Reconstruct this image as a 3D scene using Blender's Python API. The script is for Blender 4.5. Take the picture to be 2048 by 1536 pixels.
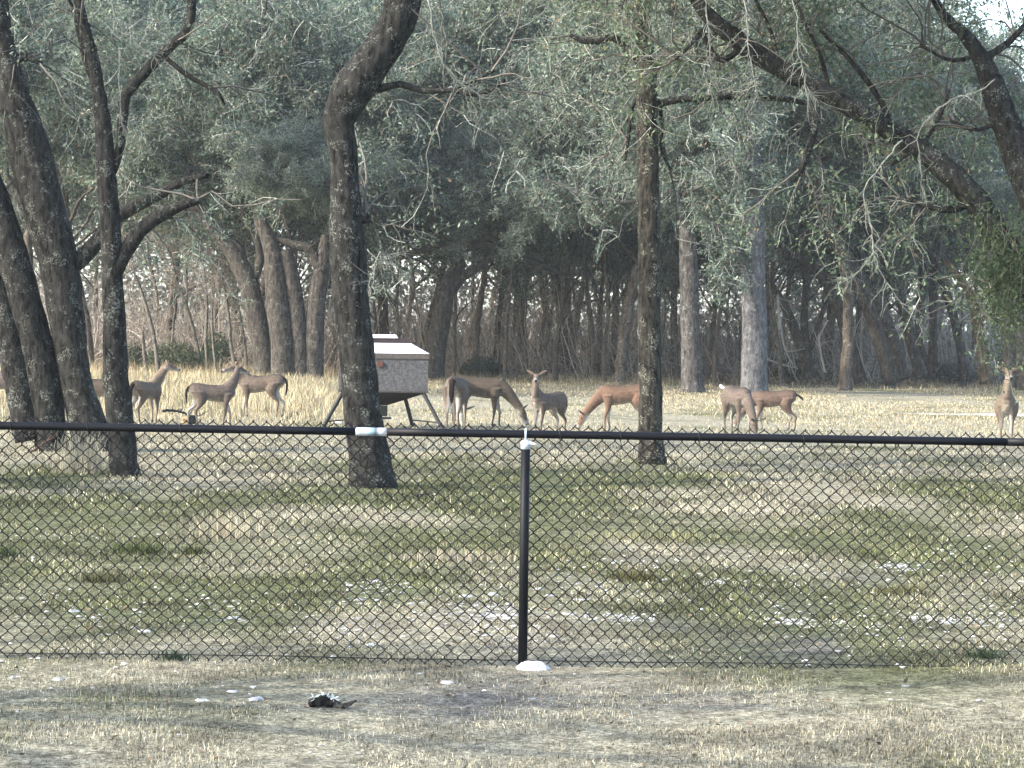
import bpy, math, random
import numpy as np
from mathutils import Vector, Matrix

for o in list(bpy.data.objects):
    bpy.data.objects.remove(o)
SC = bpy.context.scene
COL = SC.collection
rng = np.random.default_rng(11)
random.seed(11)

# ------------------------------------------------------------------ camera, sky, sun, exposure
F = 5320.0            # focal length in pixels of the 2048 px wide photograph
H = 1.75              # eye height
PITCH = math.atan(98.0 / F)
ROLL = math.radians(0.80)
fwd = np.array([0, math.cos(PITCH), -math.sin(PITCH)])
U0 = np.array([0, math.sin(PITCH), math.cos(PITCH)])
X0 = np.array([1.0, 0, 0])
RGT = math.cos(ROLL) * X0 + math.sin(ROLL) * U0
UP = -math.sin(ROLL) * X0 + math.cos(ROLL) * U0
cam_d = bpy.data.cameras.new("camera")
cam = bpy.data.objects.new("camera", cam_d)
COL.objects.link(cam)
cam_d.sensor_width = 36.0
cam_d.lens = 36.0 * F / 2048.0
cam_d.clip_start = 0.5
cam_d.clip_end = 3000
M = Matrix(((RGT[0], UP[0], -fwd[0], 0), (RGT[1], UP[1], -fwd[1], 0), (RGT[2], UP[2], -fwd[2], H), (0, 0, 0, 1)))
cam.matrix_world = M
SC.camera = cam

SUN_EL, SUN_AZ = math.radians(32), math.radians(-113)     # azimuth clockwise from +Y: sun to the left and a little behind the camera
world = bpy.data.worlds.new("World")
SC.world = world
world.use_nodes = True
wn = world.node_tree.nodes
sky = wn.new("ShaderNodeTexSky")
sky.sky_type = 'NISHITA'
sky.sun_disc = False
sky.sun_elevation = SUN_EL
sky.sun_rotation = SUN_AZ
sky.air_density = 1.0
sky.dust_density = 2.0
bg = wn["Background"]
bg.inputs[1].default_value = 0.15
world.node_tree.links.new(sky.outputs[0], bg.inputs[0])
sd = bpy.data.lights.new("sun", 'SUN')
sd.energy = 2.1
sd.angle = math.radians(0.6)
sd.color = (1.0, 0.94, 0.84)
sun = bpy.data.objects.new("sun", sd)
COL.objects.link(sun)
sdir = Vector((math.cos(SUN_EL) * math.sin(SUN_AZ), math.cos(SUN_EL) * math.cos(SUN_AZ), math.sin(SUN_EL)))
sun.rotation_euler = sdir.to_track_quat('Z', 'Y').to_euler()
SC.view_settings.view_transform = 'Standard'
SC.view_settings.look = 'None'
SC.view_settings.gamma = 1.0
SC.view_settings.use_curve_mapping = False
SC.view_settings.exposure = 2.33
SC.cycles.max_bounces = 6
SC.cycles.diffuse_bounces = 3
SC.cycles.transmission_bounces = 3
SC.cycles.use_denoising = True


# ------------------------------------------------------------------ helpers
def ray(px, py):
    return RGT * (px - 1024) / F + UP * (768 - py) / F + fwd


def P(px, py, d):
    r = ray(px, py)
    return np.array([0, 0, H]) + r * (d / r[1])


def G(px, py):
    r = ray(px, py)
    return np.array([0, 0, H]) + r * (-H / r[2])


def hash2(ix, iy, s):
    h = (ix.astype(np.int64) * 374761393 + iy.astype(np.int64) * 668265263 + s * 1442695041) & 0xffffffff
    h = ((h ^ (h >> 13)) * 1274126177) & 0xffffffff
    return ((h ^ (h >> 16)) & 0xffff) / 65535.0


def vnoise(x, y, s=0):
    x = np.asarray(x, float); y = np.asarray(y, float)
    ix = np.floor(x); iy = np.floor(y)
    fx = x - ix; fy = y - iy
    fx = fx * fx * (3 - 2 * fx); fy = fy * fy * (3 - 2 * fy)
    a = hash2(ix, iy, s); b = hash2(ix + 1, iy, s); c = hash2(ix, iy + 1, s); d = hash2(ix + 1, iy + 1, s)
    return (a * (1 - fx) + b * fx) * (1 - fy) + (c * (1 - fx) + d * fx) * fy


def fbm(x, y, s=0, o=3):
    t = 0; amp = 0.5; tot = 0
    for k in range(o):
        t = t + amp * vnoise(x * 2 ** k, y * 2 ** k, s + k * 17); tot += amp; amp *= 0.5
    return t / tot


def gh(x, y):
    """height of the ground"""
    return 0.10 * (fbm(np.asarray(x) * 0.35, np.asarray(y) * 0.22, 5, 3) - 0.5) * np.clip((np.asarray(y) - 4) / 6, 0, 1)


def unit(v):
    return v / np.maximum(np.linalg.norm(v, axis=-1, keepdims=True), 1e-9)


class MB:
    """collects vertices, faces and per-vertex colours; builds ONE mesh object"""
    def __init__(self):
        self.v = []; self.q = []; self.t = []; self.c = []; self.n = 0

    def add(self, v, quads=None, tris=None, col=(1, 1, 1)):
        v = np.asarray(v, float).reshape(-1, 3)
        col = np.asarray(col, float)
        if col.ndim == 1:
            col = np.tile(col[None, :3], (len(v), 1))
        self.v.append(v); self.c.append(col[:, :3])
        if quads is not None and len(quads):
            self.q.append(np.asarray(quads, np.int64).reshape(-1, 4) + self.n)
        if tris is not None and len(tris):
            self.t.append(np.asarray(tris, np.int64).reshape(-1, 3) + self.n)
        self.n += len(v)

    def mesh(self, name, mat, origin=(0, 0, 0), smooth=True):
        v = np.concatenate(self.v) - np.asarray(origin, float)
        c = np.concatenate(self.c)
        q = np.concatenate(self.q) if self.q else np.zeros((0, 4), np.int64)
        t = np.concatenate(self.t) if self.t else np.zeros((0, 3), np.int64)
        me = bpy.data.meshes.new(name)
        me.vertices.add(len(v)); me.vertices.foreach_set("co", v.astype(np.float32).ravel())
        nl = len(q) * 4 + len(t) * 3
        me.loops.add(nl)
        me.loops.foreach_set("vertex_index", np.concatenate([q.ravel(), t.ravel()]).astype(np.int32))
        me.polygons.add(len(q) + len(t))
        ls = np.concatenate([np.arange(len(q)) * 4, len(q) * 4 + np.arange(len(t)) * 3]).astype(np.int32)
        me.polygons.foreach_set("loop_start", ls)
        me.polygons.foreach_set("use_smooth", np.full(len(q) + len(t), smooth))
        a = me.color_attributes.new("Col", 'FLOAT_COLOR', 'POINT')
        a.data.foreach_set("color", np.concatenate([c, np.ones((len(c), 1))], 1).astype(np.float32).ravel())
        me.update(calc_edges=True)
        if mat is not None:
            me.materials.append(mat)
        return me

    def build(self, name, mat, parent=None, origin=(0, 0, 0), smooth=True):
        me = self.mesh(name, mat, origin, smooth)
        return link(name, me, parent, None if parent is not None else origin)


def link(name, me, parent=None, loc=None, rz=0, sc=None):
    o = bpy.data.objects.new(name, me)
    COL.objects.link(o)
    if parent is not None:
        o.parent = parent
    if loc is not None:
        o.location = Vector([float(a) for a in loc])
    o.rotation_euler = (0, 0, rz)
    if sc is not None:
        o.scale = (sc, sc, sc) if np.isscalar(sc) else sc
    return o


def tag(o, label=None, cat=None, group=None, kind=None):
    if label: o["label"] = label
    if cat: o["category"] = cat
    if group: o["group"] = group
    if kind: o["kind"] = kind
    return o


def empty(name, loc, rz=0.0):
    o = bpy.data.objects.new(name, None)
    COL.objects.link(o)
    o.location = Vector([float(a) for a in loc]); o.rotation_euler = (0, 0, rz)
    o.empty_display_size = 0.3
    return o


def catmull(pts, n):
    pts = np.asarray(pts, float)
    p = np.vstack([2 * pts[0] - pts[1], pts, 2 * pts[-1] - pts[-2]])
    out = []
    m = len(pts) - 1
    ts = np.linspace(0, m, n)
    for t in ts:
        i = min(int(t), m - 1); f = t - i
        a, b, c, d = p[i], p[i + 1], p[i + 2], p[i + 3]
        out.append(0.5 * ((2 * b) + (-a + c) * f + (2 * a - 5 * b + 4 * c - d) * f * f + (-a + 3 * b - 3 * c + d) * f ** 3))
    return np.array(out)


def tube(mb, pts, rad, sides=8, col=(1, 1, 1), rough=0.0, cap=True, squash=None):
    """one swept tube with parallel-transported rings"""
    pts = np.asarray(pts, float); n = len(pts)
    rad = np.broadcast_to(np.asarray(rad, float), (n,))
    tg = unit(np.gradient(pts, axis=0))
    ref = np.array([1.0, 0, 0]) if abs(tg[0][0]) < 0.8 else np.array([0, 1.0, 0])
    nrm = unit(np.cross(np.cross(tg[0], ref), tg[0]))
    ang = np.linspace(0, 2 * math.pi, sides, endpoint=False)
    V = []
    for i in range(n):
        nrm = unit(nrm - tg[i] * np.dot(nrm, tg[i]))
        b = np.cross(tg[i], nrm)
        rr = rad[i] * (1 + rough * (rng.random(sides) - 0.5)) if rough else np.full(sides, rad[i])
        V.append(pts[i] + np.outer(np.cos(ang) * rr, nrm) + np.outer(np.sin(ang) * rr * (squash or 1), b))
    V = np.concatenate(V)
    i, j = np.meshgrid(np.arange(n - 1), np.arange(sides), indexing='ij')
    a = i * sides + j; b = i * sides + (j + 1) % sides
    quads = np.stack([a, b, b + sides, a + sides], -1).reshape(-1, 4)
    tris = []
    if cap:
        V = np.vstack([V, pts[0], pts[-1]])
        for k in range(sides):
            tris.append((n * sides, (k + 1) % sides, k))
            tris.append((n * sides + 1, (n - 1) * sides + k, (n - 1) * sides + (k + 1) % sides))
    c = np.asarray(col, float)
    if c.ndim == 2:
        c = np.repeat(c, sides, 0)
        if cap: c = np.vstack([c, c[0], c[-1]])
    mb.add(V, quads, tris, c)


def tubes(mb, pts, rad, sides=3, col=(1, 1, 1)):
    """many tubes at once: pts (N,K,3), rad (N,K)"""
    N, K, _ = pts.shape
    tg = unit(np.gradient(pts, axis=1))
    ref = np.where(np.abs(tg[:, :1, 2:3]) > 0.75, np.array([1.0, 0.1, 0]), np.array([0.05, 0.1, 1.0]))
    u = unit(np.cross(tg, np.broadcast_to(ref, tg.shape)))
    w = np.cross(tg, u)
    ang = np.linspace(0, 2 * math.pi, sides, endpoint=False)
    V = pts[:, :, None, :] + rad[:, :, None, None] * (np.cos(ang)[None, None, :, None] * u[:, :, None, :] + np.sin(ang)[None, None, :, None] * w[:, :, None, :])
    n_, i, j = np.meshgrid(np.arange(N), np.arange(K - 1), np.arange(sides), indexing='ij')
    a = n_ * K * sides + i * sides + j
    b = n_ * K * sides + i * sides + (j + 1) % sides
    quads = np.stack([a, b, b + sides, a + sides], -1).reshape(-1, 4)
    c = np.asarray(col, float)
    if c.ndim == 2:
        c = np.repeat(c, K * sides, 0)
    mb.add(V.reshape(-1, 3), quads, None, c)


def grow(root, dirs, length, K, wander, droop):
    """random-walk branches: returns (N,K,3)"""
    N = len(root)
    pts = np.zeros((N, K, 3)); pts[:, 0] = root
    d = unit(dirs)
    length = np.broadcast_to(np.asarray(length, float), (N,))
    for k in range(1, K):
        d = unit(d + rng.normal(0, wander, (N, 3)) + np.array([0, 0, -droop]))
        pts[:, k] = pts[:, k - 1] + d * (length / (K - 1))[:, None]
    return pts


def along(pts, tt):
    """sample positions and tangents on tubes pts (N,K,3); tt (N,M) in 0..1"""
    N, K, _ = pts.shape
    x = np.clip(tt, 0, 0.9999) * (K - 1)
    i = x.astype(int); f = (x - i)[..., None]
    n = np.arange(N)[:, None]
    a = pts[n, i]; b = pts[n, i + 1]
    return a * (1 - f) + b * f, unit(b - a)


def leaves(mb, c, d, size, col):
    N = len(c)
    d = unit(d)
    s = unit(np.cross(d, rng.normal(0, 1, (N, 3))))
    nn = np.cross(d, s)
    L = (size * rng.uniform(0.65, 1.35, N))[:, None]
    W = L * rng.uniform(0.15, 0.27, N)[:, None]
    fold = L * rng.uniform(-0.12, 0.18, N)[:, None]
    V = np.stack([c, c + d * L * 0.5 + s * W + nn * fold, c + d * L, c + d * L * 0.5 - s * W + nn * fold], 1)
    q = np.arange(N * 4).reshape(N, 4)
    mb.add(V.reshape(-1, 3), q, None, np.repeat(col, 4, 0))


# ------------------------------------------------------------------ materials
def mat_new(name):
    m = bpy.data.materials.new(name); m.use_nodes = True
    nt = m.node_tree
    return m, nt, nt.nodes["Principled BSDF"]


def N(nt, typ, **kw):
    n = nt.nodes.new(typ)
    for k, v in kw.items():
        setattr(n, k, v)
    return n


def noise(nt, scale, detail=3, rough=0.6, stretch=None):
    tc = N(nt, "ShaderNodeTexCoord")
    mp = N(nt, "ShaderNodeMapping")
    if stretch: mp.inputs["Scale"].default_value = stretch
    nz = N(nt, "ShaderNodeTexNoise")
    nz.inputs["Scale"].default_value = scale; nz.inputs["Detail"].default_value = detail; nz.inputs["Roughness"].default_value = rough
    nt.links.new(tc.outputs["Object"], mp.inputs["Vector"]); nt.links.new(mp.outputs[0], nz.inputs["Vector"])
    return nz


def ramp(nt, src, stops):
    r = N(nt, "ShaderNodeValToRGB")
    e = r.color_ramp.elements
    while len(e) < len(stops): e.new(0.5)
    for k, (p, c) in enumerate(stops):
        e[k].position = p; e[k].color = (c[0], c[1], c[2], 1)
    nt.links.new(src, r.inputs[0])
    return r


def mix(nt, fac, a, b, mode='MIX'):
    m = N(nt, "ShaderNodeMix", data_type='RGBA', blend_type=mode)
    for s, v in ((m.inputs[0], fac), (m.inputs[6], a), (m.inputs[7], b)):
        if hasattr(v, "links"): nt.links.new(v, s)
        elif isinstance(v, (tuple, list)): s.default_value = (*v[:3], 1)
        else: s.default_value = v
    return m.outputs[2]


def bump(nt, src, strength, dist, bsdf):
    b = N(nt, "ShaderNodeBump")
    b.inputs["Strength"].default_value = strength; b.inputs["Distance"].default_value = dist
    nt.links.new(src, b.inputs["Height"]); nt.links.new(b.outputs[0], bsdf.inputs["Normal"])


def attr_mat(name, rough=0.8, noise_scale=None, amount=0.3, translucent=0.0, bump_s=0.0, spec=0.2, stretch=None):
    """colour from the mesh's own Col attribute with fine procedural grain"""
    m, nt, p = mat_new(name)
    at = N(nt, "ShaderNodeAttribute", attribute_name="Col")
    out = at.outputs["Color"]
    if noise_scale:
        nz = noise(nt, noise_scale, 4, 0.65, stretch)
        r = ramp(nt, nz.outputs["Fac"], [(0.3, (1 - amount,) * 3), (0.7, (1 + amount,) * 3)])
        out = mix(nt, 1.0, out, r.outputs[0], 'MULTIPLY')
        if bump_s: bump(nt, nz.outputs["Fac"], bump_s, 0.02, p)
    nt.links.new(out, p.inputs["Base Color"])
    p.inputs["Roughness"].default_value = rough
    p.inputs["Specular IOR Level"].default_value = spec
    if translucent:
        tr = N(nt, "ShaderNodeBsdfTranslucent"); nt.links.new(out, tr.inputs["Color"])
        ms = N(nt, "ShaderNodeMixShader"); ms.inputs[0].default_value = translucent
        nt.links.new(p.outputs[0], ms.inputs[1]); nt.links.new(tr.outputs[0], ms.inputs[2])
        nt.links.new(ms.outputs[0], nt.nodes["Material Output"].inputs[0])
    return m


def bark_mat(name, dark, mid, lichen, lichen_amt, scale=17):
    m, nt, p = mat_new(name)
    n1 = noise(nt, scale, 8, 0.78, (1, 1, 0.3))
    base = ramp(nt, n1.outputs["Fac"], [(0.40, dark), (0.60, mid)])
    n2 = noise(nt, 5.0, 6, 0.75)
    lm = ramp(nt, n2.outputs["Fac"], [(0.62 - lichen_amt, (0, 0, 0)), (0.68 - lichen_amt, (1, 1, 1))])
    n3 = noise(nt, 38, 3, 0.7)
    l3 = ramp(nt, n3.outputs["Fac"], [(0.50, (0, 0, 0)), (0.58, (1, 1, 1))])
    f = mix(nt, 1.0, lm.outputs[0], l3.outputs[0], 'MULTIPLY')
    c = mix(nt, f, base.outputs[0], lichen)
    at = N(nt, "ShaderNodeAttribute", attribute_name="Col")
    c = mix(nt, 1.0, c, at.outputs["Color"], 'MULTIPLY')
    nt.links.new(c, p.inputs["Base Color"])
    p.inputs["Roughness"].default_value = 0.95
    p.inputs["Specular IOR Level"].default_value = 0.1
    bump(nt, n1.outputs["Fac"], 1.0, 0.07, p)
    return m


M_BARK = bark_mat("oak_bark", (0.006, 0.006, 0.006), (0.047, 0.046, 0.042), (0.16, 0.17, 0.15), 0.10)
M_BARKF = bark_mat("woods_bark", (0.018, 0.016, 0.014), (0.085, 0.075, 0.065), (0.22, 0.22, 0.19), 0.07, 11)
M_PALE = bark_mat("pale_bark", (0.035, 0.035, 0.037), (0.125, 0.122, 0.125), (0.22, 0.225, 0.22), 0.10, 12)
M_TWIG = attr_mat("twig_bark", 0.9, 30, 0.35)
M_LEAF = attr_mat("oak_leaf", 0.55, None, 0, 0.48, spec=0.35)
M_GRASS = attr_mat("grass_blade", 0.8, None, 0, 0.25, spec=0.15)
M_STONE = attr_mat("limestone", 0.95, 2.2, 0.45, bump_s=0.5)
M_DEER = attr_mat("deer_coat", 0.9, 45, 0.32, bump_s=0.7, spec=0.08, stretch=(0.35, 1, 1))
M_HORN = attr_mat("antler", 0.6, 40, 0.3)
M_LITTER = attr_mat("dead_leaf", 0.8, None, 0, 0.15)


# ------------------------------------------------------------------ ground
def ground_cols(x, y):
    """what grows or lies there: fractions of green turf (tree shade painted in), bleached stems and bare soil"""
    g = fbm(x * 0.55, y * 0.28, 21, 5)
    s = fbm(x * 1.1, y * 0.55, 55, 3)
    shade_band = np.exp(-((y - 27.5) / 6.0) ** 2)             # tree shade painted as an olive strip of greener turf behind the fence
    green = np.clip((g - 0.50) * 4.2 + 0.34 + 0.30 * shade_band + 0.10 * np.clip((15 - y) / 3, 0, 1) - np.clip((y - 34) / 10, 0, 0.6), 0, 1)
    bare = np.clip((s - 0.64) * 5, 0, 1) * np.clip((30 - y) / 14, 0, 1)
    return green, bare


def make_ground():
    xs = np.unique(np.round(np.concatenate([np.linspace(-13, 13, 66), np.linspace(-60, 60, 61), np.array([-900, -500, -260, -140, -90, 90, 140, 260, 500, 900])]), 3))
    ys = np.concatenate([np.array([-60, -20, -5, 2, 6]), np.linspace(8, 60, 150), np.linspace(61, 160, 80), np.array([180, 220, 300, 450, 700, 1200])])
    X, Y = np.meshgrid(xs, ys, indexing='ij')
    Z = gh(X, Y)
    V = np.stack([X, Y, Z], -1).reshape(-1, 3)
    nx, ny = len(xs), len(ys)
    i, j = np.meshgrid(np.arange(nx - 1), np.arange(ny - 1), indexing='ij')
    a = i * ny + j
    q = np.stack([a, a + ny, a + ny + 1, a + 1], -1).reshape(-1, 4)
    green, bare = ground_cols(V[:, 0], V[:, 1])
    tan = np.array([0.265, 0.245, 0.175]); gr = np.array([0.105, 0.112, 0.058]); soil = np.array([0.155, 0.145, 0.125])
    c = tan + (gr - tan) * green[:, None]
    c = c + (soil - c) * bare[:, None]
    far = np.clip((V[:, 1] - 98) / 8, 0, 1)[:, None]
    c = c * (1 - far) + np.array([0.12, 0.085, 0.055]) * far      # leaf litter on the floor of the woods
    mb = MB(); mb.add(V, q, None, c)
    m, nt, p = mat_new("turf_and_soil")
    at = N(nt, "ShaderNodeAttribute", attribute_name="Col")
    n1 = noise(nt, 9, 6, 0.75, (1, 0.6, 1)); n2 = noise(nt, 60, 4, 0.7)
    r1 = ramp(nt, n1.outputs["Fac"], [(0.33, (0.42,) * 3), (0.66, (1.5,) * 3)])
    n4 = noise(nt, 26, 5, 0.8)
    r4 = ramp(nt, n4.outputs["Fac"], [(0.38, (0.45,) * 3), (0.62, (1.4,) * 3)])
    r2 = ramp(nt, n2.outputs["Fac"], [(0.35, (0.5,) * 3), (0.65, (1.4,) * 3)])
    c1 = mix(nt, 1.0, at.outputs["Color"], r1.outputs[0], 'MULTIPLY')
    c2 = mix(nt, 1.0, c1, r2.outputs[0], 'MULTIPLY')
    c2 = mix(nt, 1.0, c2, r4.outputs[0], 'MULTIPLY')
    nt.links.new(c2, p.inputs["Base Color"])
    p.inputs["Roughness"].default_value = 1.0; p.inputs["Specular IOR Level"].default_value = 0.05
    bump(nt, n2.outputs["Fac"], 0.8, 0.03, p)
    tag(mb.build("ground", m), "dry winter turf running from the fence to the woods", kind="structure")


make_ground()

# pale caliche track crossing the meadow on the right
mb = MB()
xs = np.linspace(6.0, 40, 70)
yc = 64.5 + 0.02 * (xs - 12) + 0.5 * np.sin(xs * 0.35)
hw = (0.9 + 2.4 * vnoise(xs * 0.9, xs * 0, 3)) * np.clip((xs - 9) / 6, 0.02, 1)
cross = np.linspace(-1, 1, 5)
V = np.stack([np.repeat(xs, 5), (yc[:, None] + hw[:, None] * cross).ravel(), np.zeros(350)], 1)
V[:, 2] = gh(V[:, 0], V[:, 1]) + 0.014
i, j = np.meshgrid(np.arange(69), np.arange(4), indexing='ij')
a = i * 5 + j
mb.add(V, np.stack([a, a + 5, a + 6, a + 1], -1).reshape(-1, 4), None, (0.33, 0.315, 0.28))
tag(mb.build("track", attr_mat("caliche", 0.95, 3, 0.2)), "pale gravel track crossing the meadow at right", kind="structure")


# ------------------------------------------------------------------ air
hv = MB()
v = np.array([[x, y, z] for x in (-960, 960) for y in (-90, 1260) for z in (-1.2, 38)], float)
hv.add(v, [(0, 1, 3, 2), (4, 6, 7, 5), (0, 4, 5, 1), (2, 3, 7, 6), (0, 2, 6, 4), (1, 5, 7, 3)])
hm = bpy.data.materials.new("air"); hm.use_nodes = True
hn = hm.node_tree
for n_ in list(hn.nodes):
    if n_.type != 'OUTPUT_MATERIAL': hn.nodes.remove(n_)
pv = hn.nodes.new("ShaderNodeVolumePrincipled")
pv.inputs["Color"].default_value = (0.86, 0.93, 0.95, 1); pv.inputs["Density"].default_value = 0.00027; pv.inputs["Anisotropy"].default_value = 0.0
hn.links.new(pv.outputs[0], [n_ for n_ in hn.nodes if n_.type == 'OUTPUT_MATERIAL'][0].inputs["Volume"])
tag(hv.build("haze", hm, smooth=False), "thin pale haze in the air under the trees", "haze", kind="stuff")

# ------------------------------------------------------------------ trees
LEAF_A = np.array([0.060, 0.090, 0.060])
LEAF_B = np.array([0.215, 0.262, 0.195])
LEAF_DEAD = np.array([0.20, 0.15, 0.09])


def leaf_cols(n, tint=(1, 1, 1), dead=0.05):
    t = rng.random(n)[:, None] ** 1.6
    c = LEAF_A * (1 - t) + LEAF_B * t
    dd = rng.random(n) < dead
    c[dd] = LEAF_DEAD * rng.uniform(0.6, 1.2, (dd.sum(), 1))
    return c * rng.uniform(0.75, 1.25, (n, 1)) * np.asarray(tint)


def foliage(mb_t, mb_l, limbs, nsec, ntw, nleaf, lsec, ltw, leaf, droop=0.10, tmin=0.25, tint=(1, 1, 1), rsec=0.03, rtw=0.008,
            twig_col=(0.30, 0.31, 0.27), keep=None, dead=0.05):
    """secondary branches, twigs and leaves on given limbs (N,K,3)"""
    nl = len(limbs)
    tt = rng.uniform(tmin, 1.0, (nl, nsec))
    p, t = along(limbs, tt)
    p = p.reshape(-1, 3); t = t.reshape(-1, 3)
    d = unit(t * 0.7 + rng.normal(0, 0.75, p.shape) + np.array([0, 0, 0.15]))
    sec = grow(p, d, lsec * rng.uniform(0.5, 1.2, len(p)), 6, 0.30, droop)
    if keep is not None:
        sec = sec[keep(sec[:, -1])]
    r = np.linspace(1, 0.35, 6)[None, :] * rsec * rng.uniform(0.6, 1.2, (len(sec), 1))
    tubes(mb_t, sec, r, 4, np.array([0.085, 0.078, 0.068]) * rng.uniform(0.6, 1.6, (len(sec), 1)))
    tt = rng.uniform(0.15, 1.0, (len(sec), ntw))
    p, t = along(sec, tt)
    p = p.reshape(-1, 3); t = t.reshape(-1, 3)
    d = unit(t * 0.6 + rng.normal(0, 0.8, p.shape) + np.array([0, 0, -0.05]))
    tw = grow(p, d, ltw * rng.uniform(0.4, 1.3, len(p)), 4, 0.38, droop * 1.3)
    if keep is not None:
        tw = tw[keep(tw[:, -1])]
    r = np.linspace(1, 0.4, 4)[None, :] * rtw * rng.uniform(0.6, 1.3, (len(tw), 1))
    tubes(mb_t, tw, r, 3, np.asarray(twig_col) * rng.uniform(0.35, 1.5, (len(tw), 1)))
    dens = np.clip(rng.normal(1, 0.6, len(tw)), 0, 2.2)
    tt = rng.uniform(0.1, 1.05, (len(tw), nleaf))
    p, t = along(tw, tt)
    m = (rng.random(tt.shape) < dens[:, None] * 0.75)
    p = p[m]; t = t[m]
    p = p + rng.normal(0, ltw * 0.11, p.shape)
    d = t * 0.5 + rng.normal(0, 0.7, p.shape) + np.array([0, 0, -0.2])
    shade = np.repeat(rng.uniform(0.6, 1.4, len(tw)), nleaf).reshape(tt.shape)[m]
    leaves(mb_l, p, d, leaf, leaf_cols(len(p), tint, dead) * shade[:, None])


def trunk_tube(mb, px, d, sides=14, flare=True, dd=None, n=None, r_scale=1.0, rough=0.06, col=(1, 1, 1), wob=0.006):
    """px: list of (x, y, half width) in photograph pixels, standing at distance d"""
    dl = np.broadcast_to(np.asarray(d if dd is None else np.asarray(dd) + d, float), (len(px),))
    pts = np.array([P(a[0], a[1], q) for a, q in zip(px, dl)])
    rad = np.array([a[2] * q / F for a, q in zip(px, dl)]) * r_scale
    length = np.linalg.norm(np.diff(pts, axis=0), axis=1).sum()
    n = n or int(np.clip(length / 0.14, 8, 60))
    q = catmull(np.column_stack([pts, rad]), n)
    w = q[:, 3]
    ctr = q[:, :3] + (rng.normal(0, wob, (n, 3)) * np.minimum(1, w[:, None] / 0.1))
    if flare:
        ctr[0] = q[0, :3]
    tube(mb, ctr, np.maximum(w, 0.004), sides, col, rough)
    return q[:, :3], w


def limb_arr(pts, K=8):
    return catmull(np.asarray(pts), K)[None]


def rand_limbs(root, n, length, up=0.5, K=8, wander=0.16, droop=0.02, az=None):
    a = rng.uniform(0, 2 * math.pi, n) if az is None else np.asarray(az)
    d = np.stack([np.cos(a), np.sin(a), rng.uniform(up * 0.3, up * 1.6, len(a))], 1)
    root = np.broadcast_to(np.asarray(root, float), (len(a), 3))
    return grow(root, d, length * rng.uniform(0.7, 1.2, len(a)), K, wander, droop)


def oak(label, base_px, stems, d, extra_limbs=(), crown=None, group="live oaks along the fence", mat=None, fol=None, keep=None, name="live_oak_tree",
        straight_twigs=(), sides=16, base=None, col=(1, 1, 1)):
    """a tree traced from the photograph: stems are lists of (x, y, half width)"""
    b = G(*base_px) if base is None else np.asarray(base, float)
    b[2] = 0
    root = empty(name, b)
    tag(root, label, "tree", group)
    mt = MB(); limbs = []
    for st in stems:
        q, w = trunk_tube(mt, st, d, sides, col=col)
    for st in extra_limbs:
        q, w = trunk_tube(mt, st[0] if isinstance(st, dict) else st, d, 8, False)
        limbs.append(catmull(q[:: max(1, len(q) // 7)], 8))
    fol = dict(fol or {})
    mtw = MB(); ml = MB()
    if crown:
        for (root_p, n, length, up, az) in crown:
            L = rand_limbs(root_p, n, length, up, az=az)
            rr = np.linspace(1, 0.3, 8)[None, :] * 0.08 * rng.uniform(0.6, 1.2, (len(L), 1))
            tubes(mt, L, rr, 6, (1, 1, 1))
            limbs.extend(list(L))
    if limbs:
        kf = keep or (lambda e: ~((e[:, 1] < d - 0.15) & (e[:, 2] < 1.75 + 0.128 * e[:, 1]) & (rng.random(len(e)) < 0.92)))
        foliage(mtw, ml, np.array(limbs), **fol, keep=kf)
    for (pl, r0, dd_) in straight_twigs:
        pts = np.array([P(x, y, dd_) for x, y in pl])
        q = catmull(pts, 4 * len(pl))
        q += rng.normal(0, 0.008, q.shape)
        r0 = r0 * 0.72
        tube(mtw, q, np.linspace(r0, r0 * 0.3, len(q)), 5, np.array([0.16, 0.17, 0.145]) * rng.uniform(0.8, 1.15))
        sp, tg = along(q[None], rng.uniform(0.1, 1, (1, 9 * len(pl))))
        tw = grow(sp[0], tg[0] + rng.normal(0, 0.7, sp[0].shape), rng.uniform(0.1, 0.4, len(sp[0])), 5, 0.4, 0.1)
        tubes(mtw, tw, np.linspace(1, 0.4, 5)[None] * np.full((len(tw), 1), r0 * 0.4), 3, np.array([0.17, 0.18, 0.155]) * rng.uniform(0.6, 1.2, (len(tw), 1)))
    mt.build("trunk", mat or M_BARK, root, b)
    if mtw.n: mtw.build("twigs", M_TWIG, root, b)
    if ml.n: ml.build("crown", M_LEAF, root, b)
    return root


NEAR = dict(nsec=16, ntw=10, nleaf=20, lsec=1.5, ltw=0.55, leaf=0.055, rsec=0.016, rtw=0.0045, droop=0.12)

# --- central oak with the crooked trunk
T1 = [(745, 978, 52), (742, 945, 45), (736, 890, 40), (724, 800, 37), (712, 700, 36), (702, 600, 36), (694, 500, 36), (692, 430, 33), (690, 370, 28),
      (686, 310, 28), (678, 240, 33), (706, 178, 41), (746, 124, 38), (786, 62, 36), (806, 0, 37), (816, -70, 34), (830, -160, 30)]
oak("crooked dark oak in front of the feeder, its trunk bending right near the top", (745, 975), [T1], 30.5,
    extra_limbs=[[(706, 440, 13), (725, 437, 12), (738, 436, 11)],
                 [(752, 180, 8), (800, 168, 7), (850, 182, 6), (905, 180, 5), (960, 190, 5), (1010, 160, 4)],
                 [(905, 180, 4), (940, 165, 4), (990, 140, 3)]],
    crown=[(P(825, -140, 30.5), 9, 5.0, 0.7, None)], fol=dict(NEAR, nsec=11),
    straight_twigs=[([(855, 0), (866, 60), (884, 120), (905, 150), (950, 185), (992, 208)], 0.014, 28),
                    ([(735, 500), (760, 520), (790, 530), (812, 556)], 0.010, 29.5), ([(738, 590), (745, 545), (775, 515), (800, 505)], 0.008, 29.5)])

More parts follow.
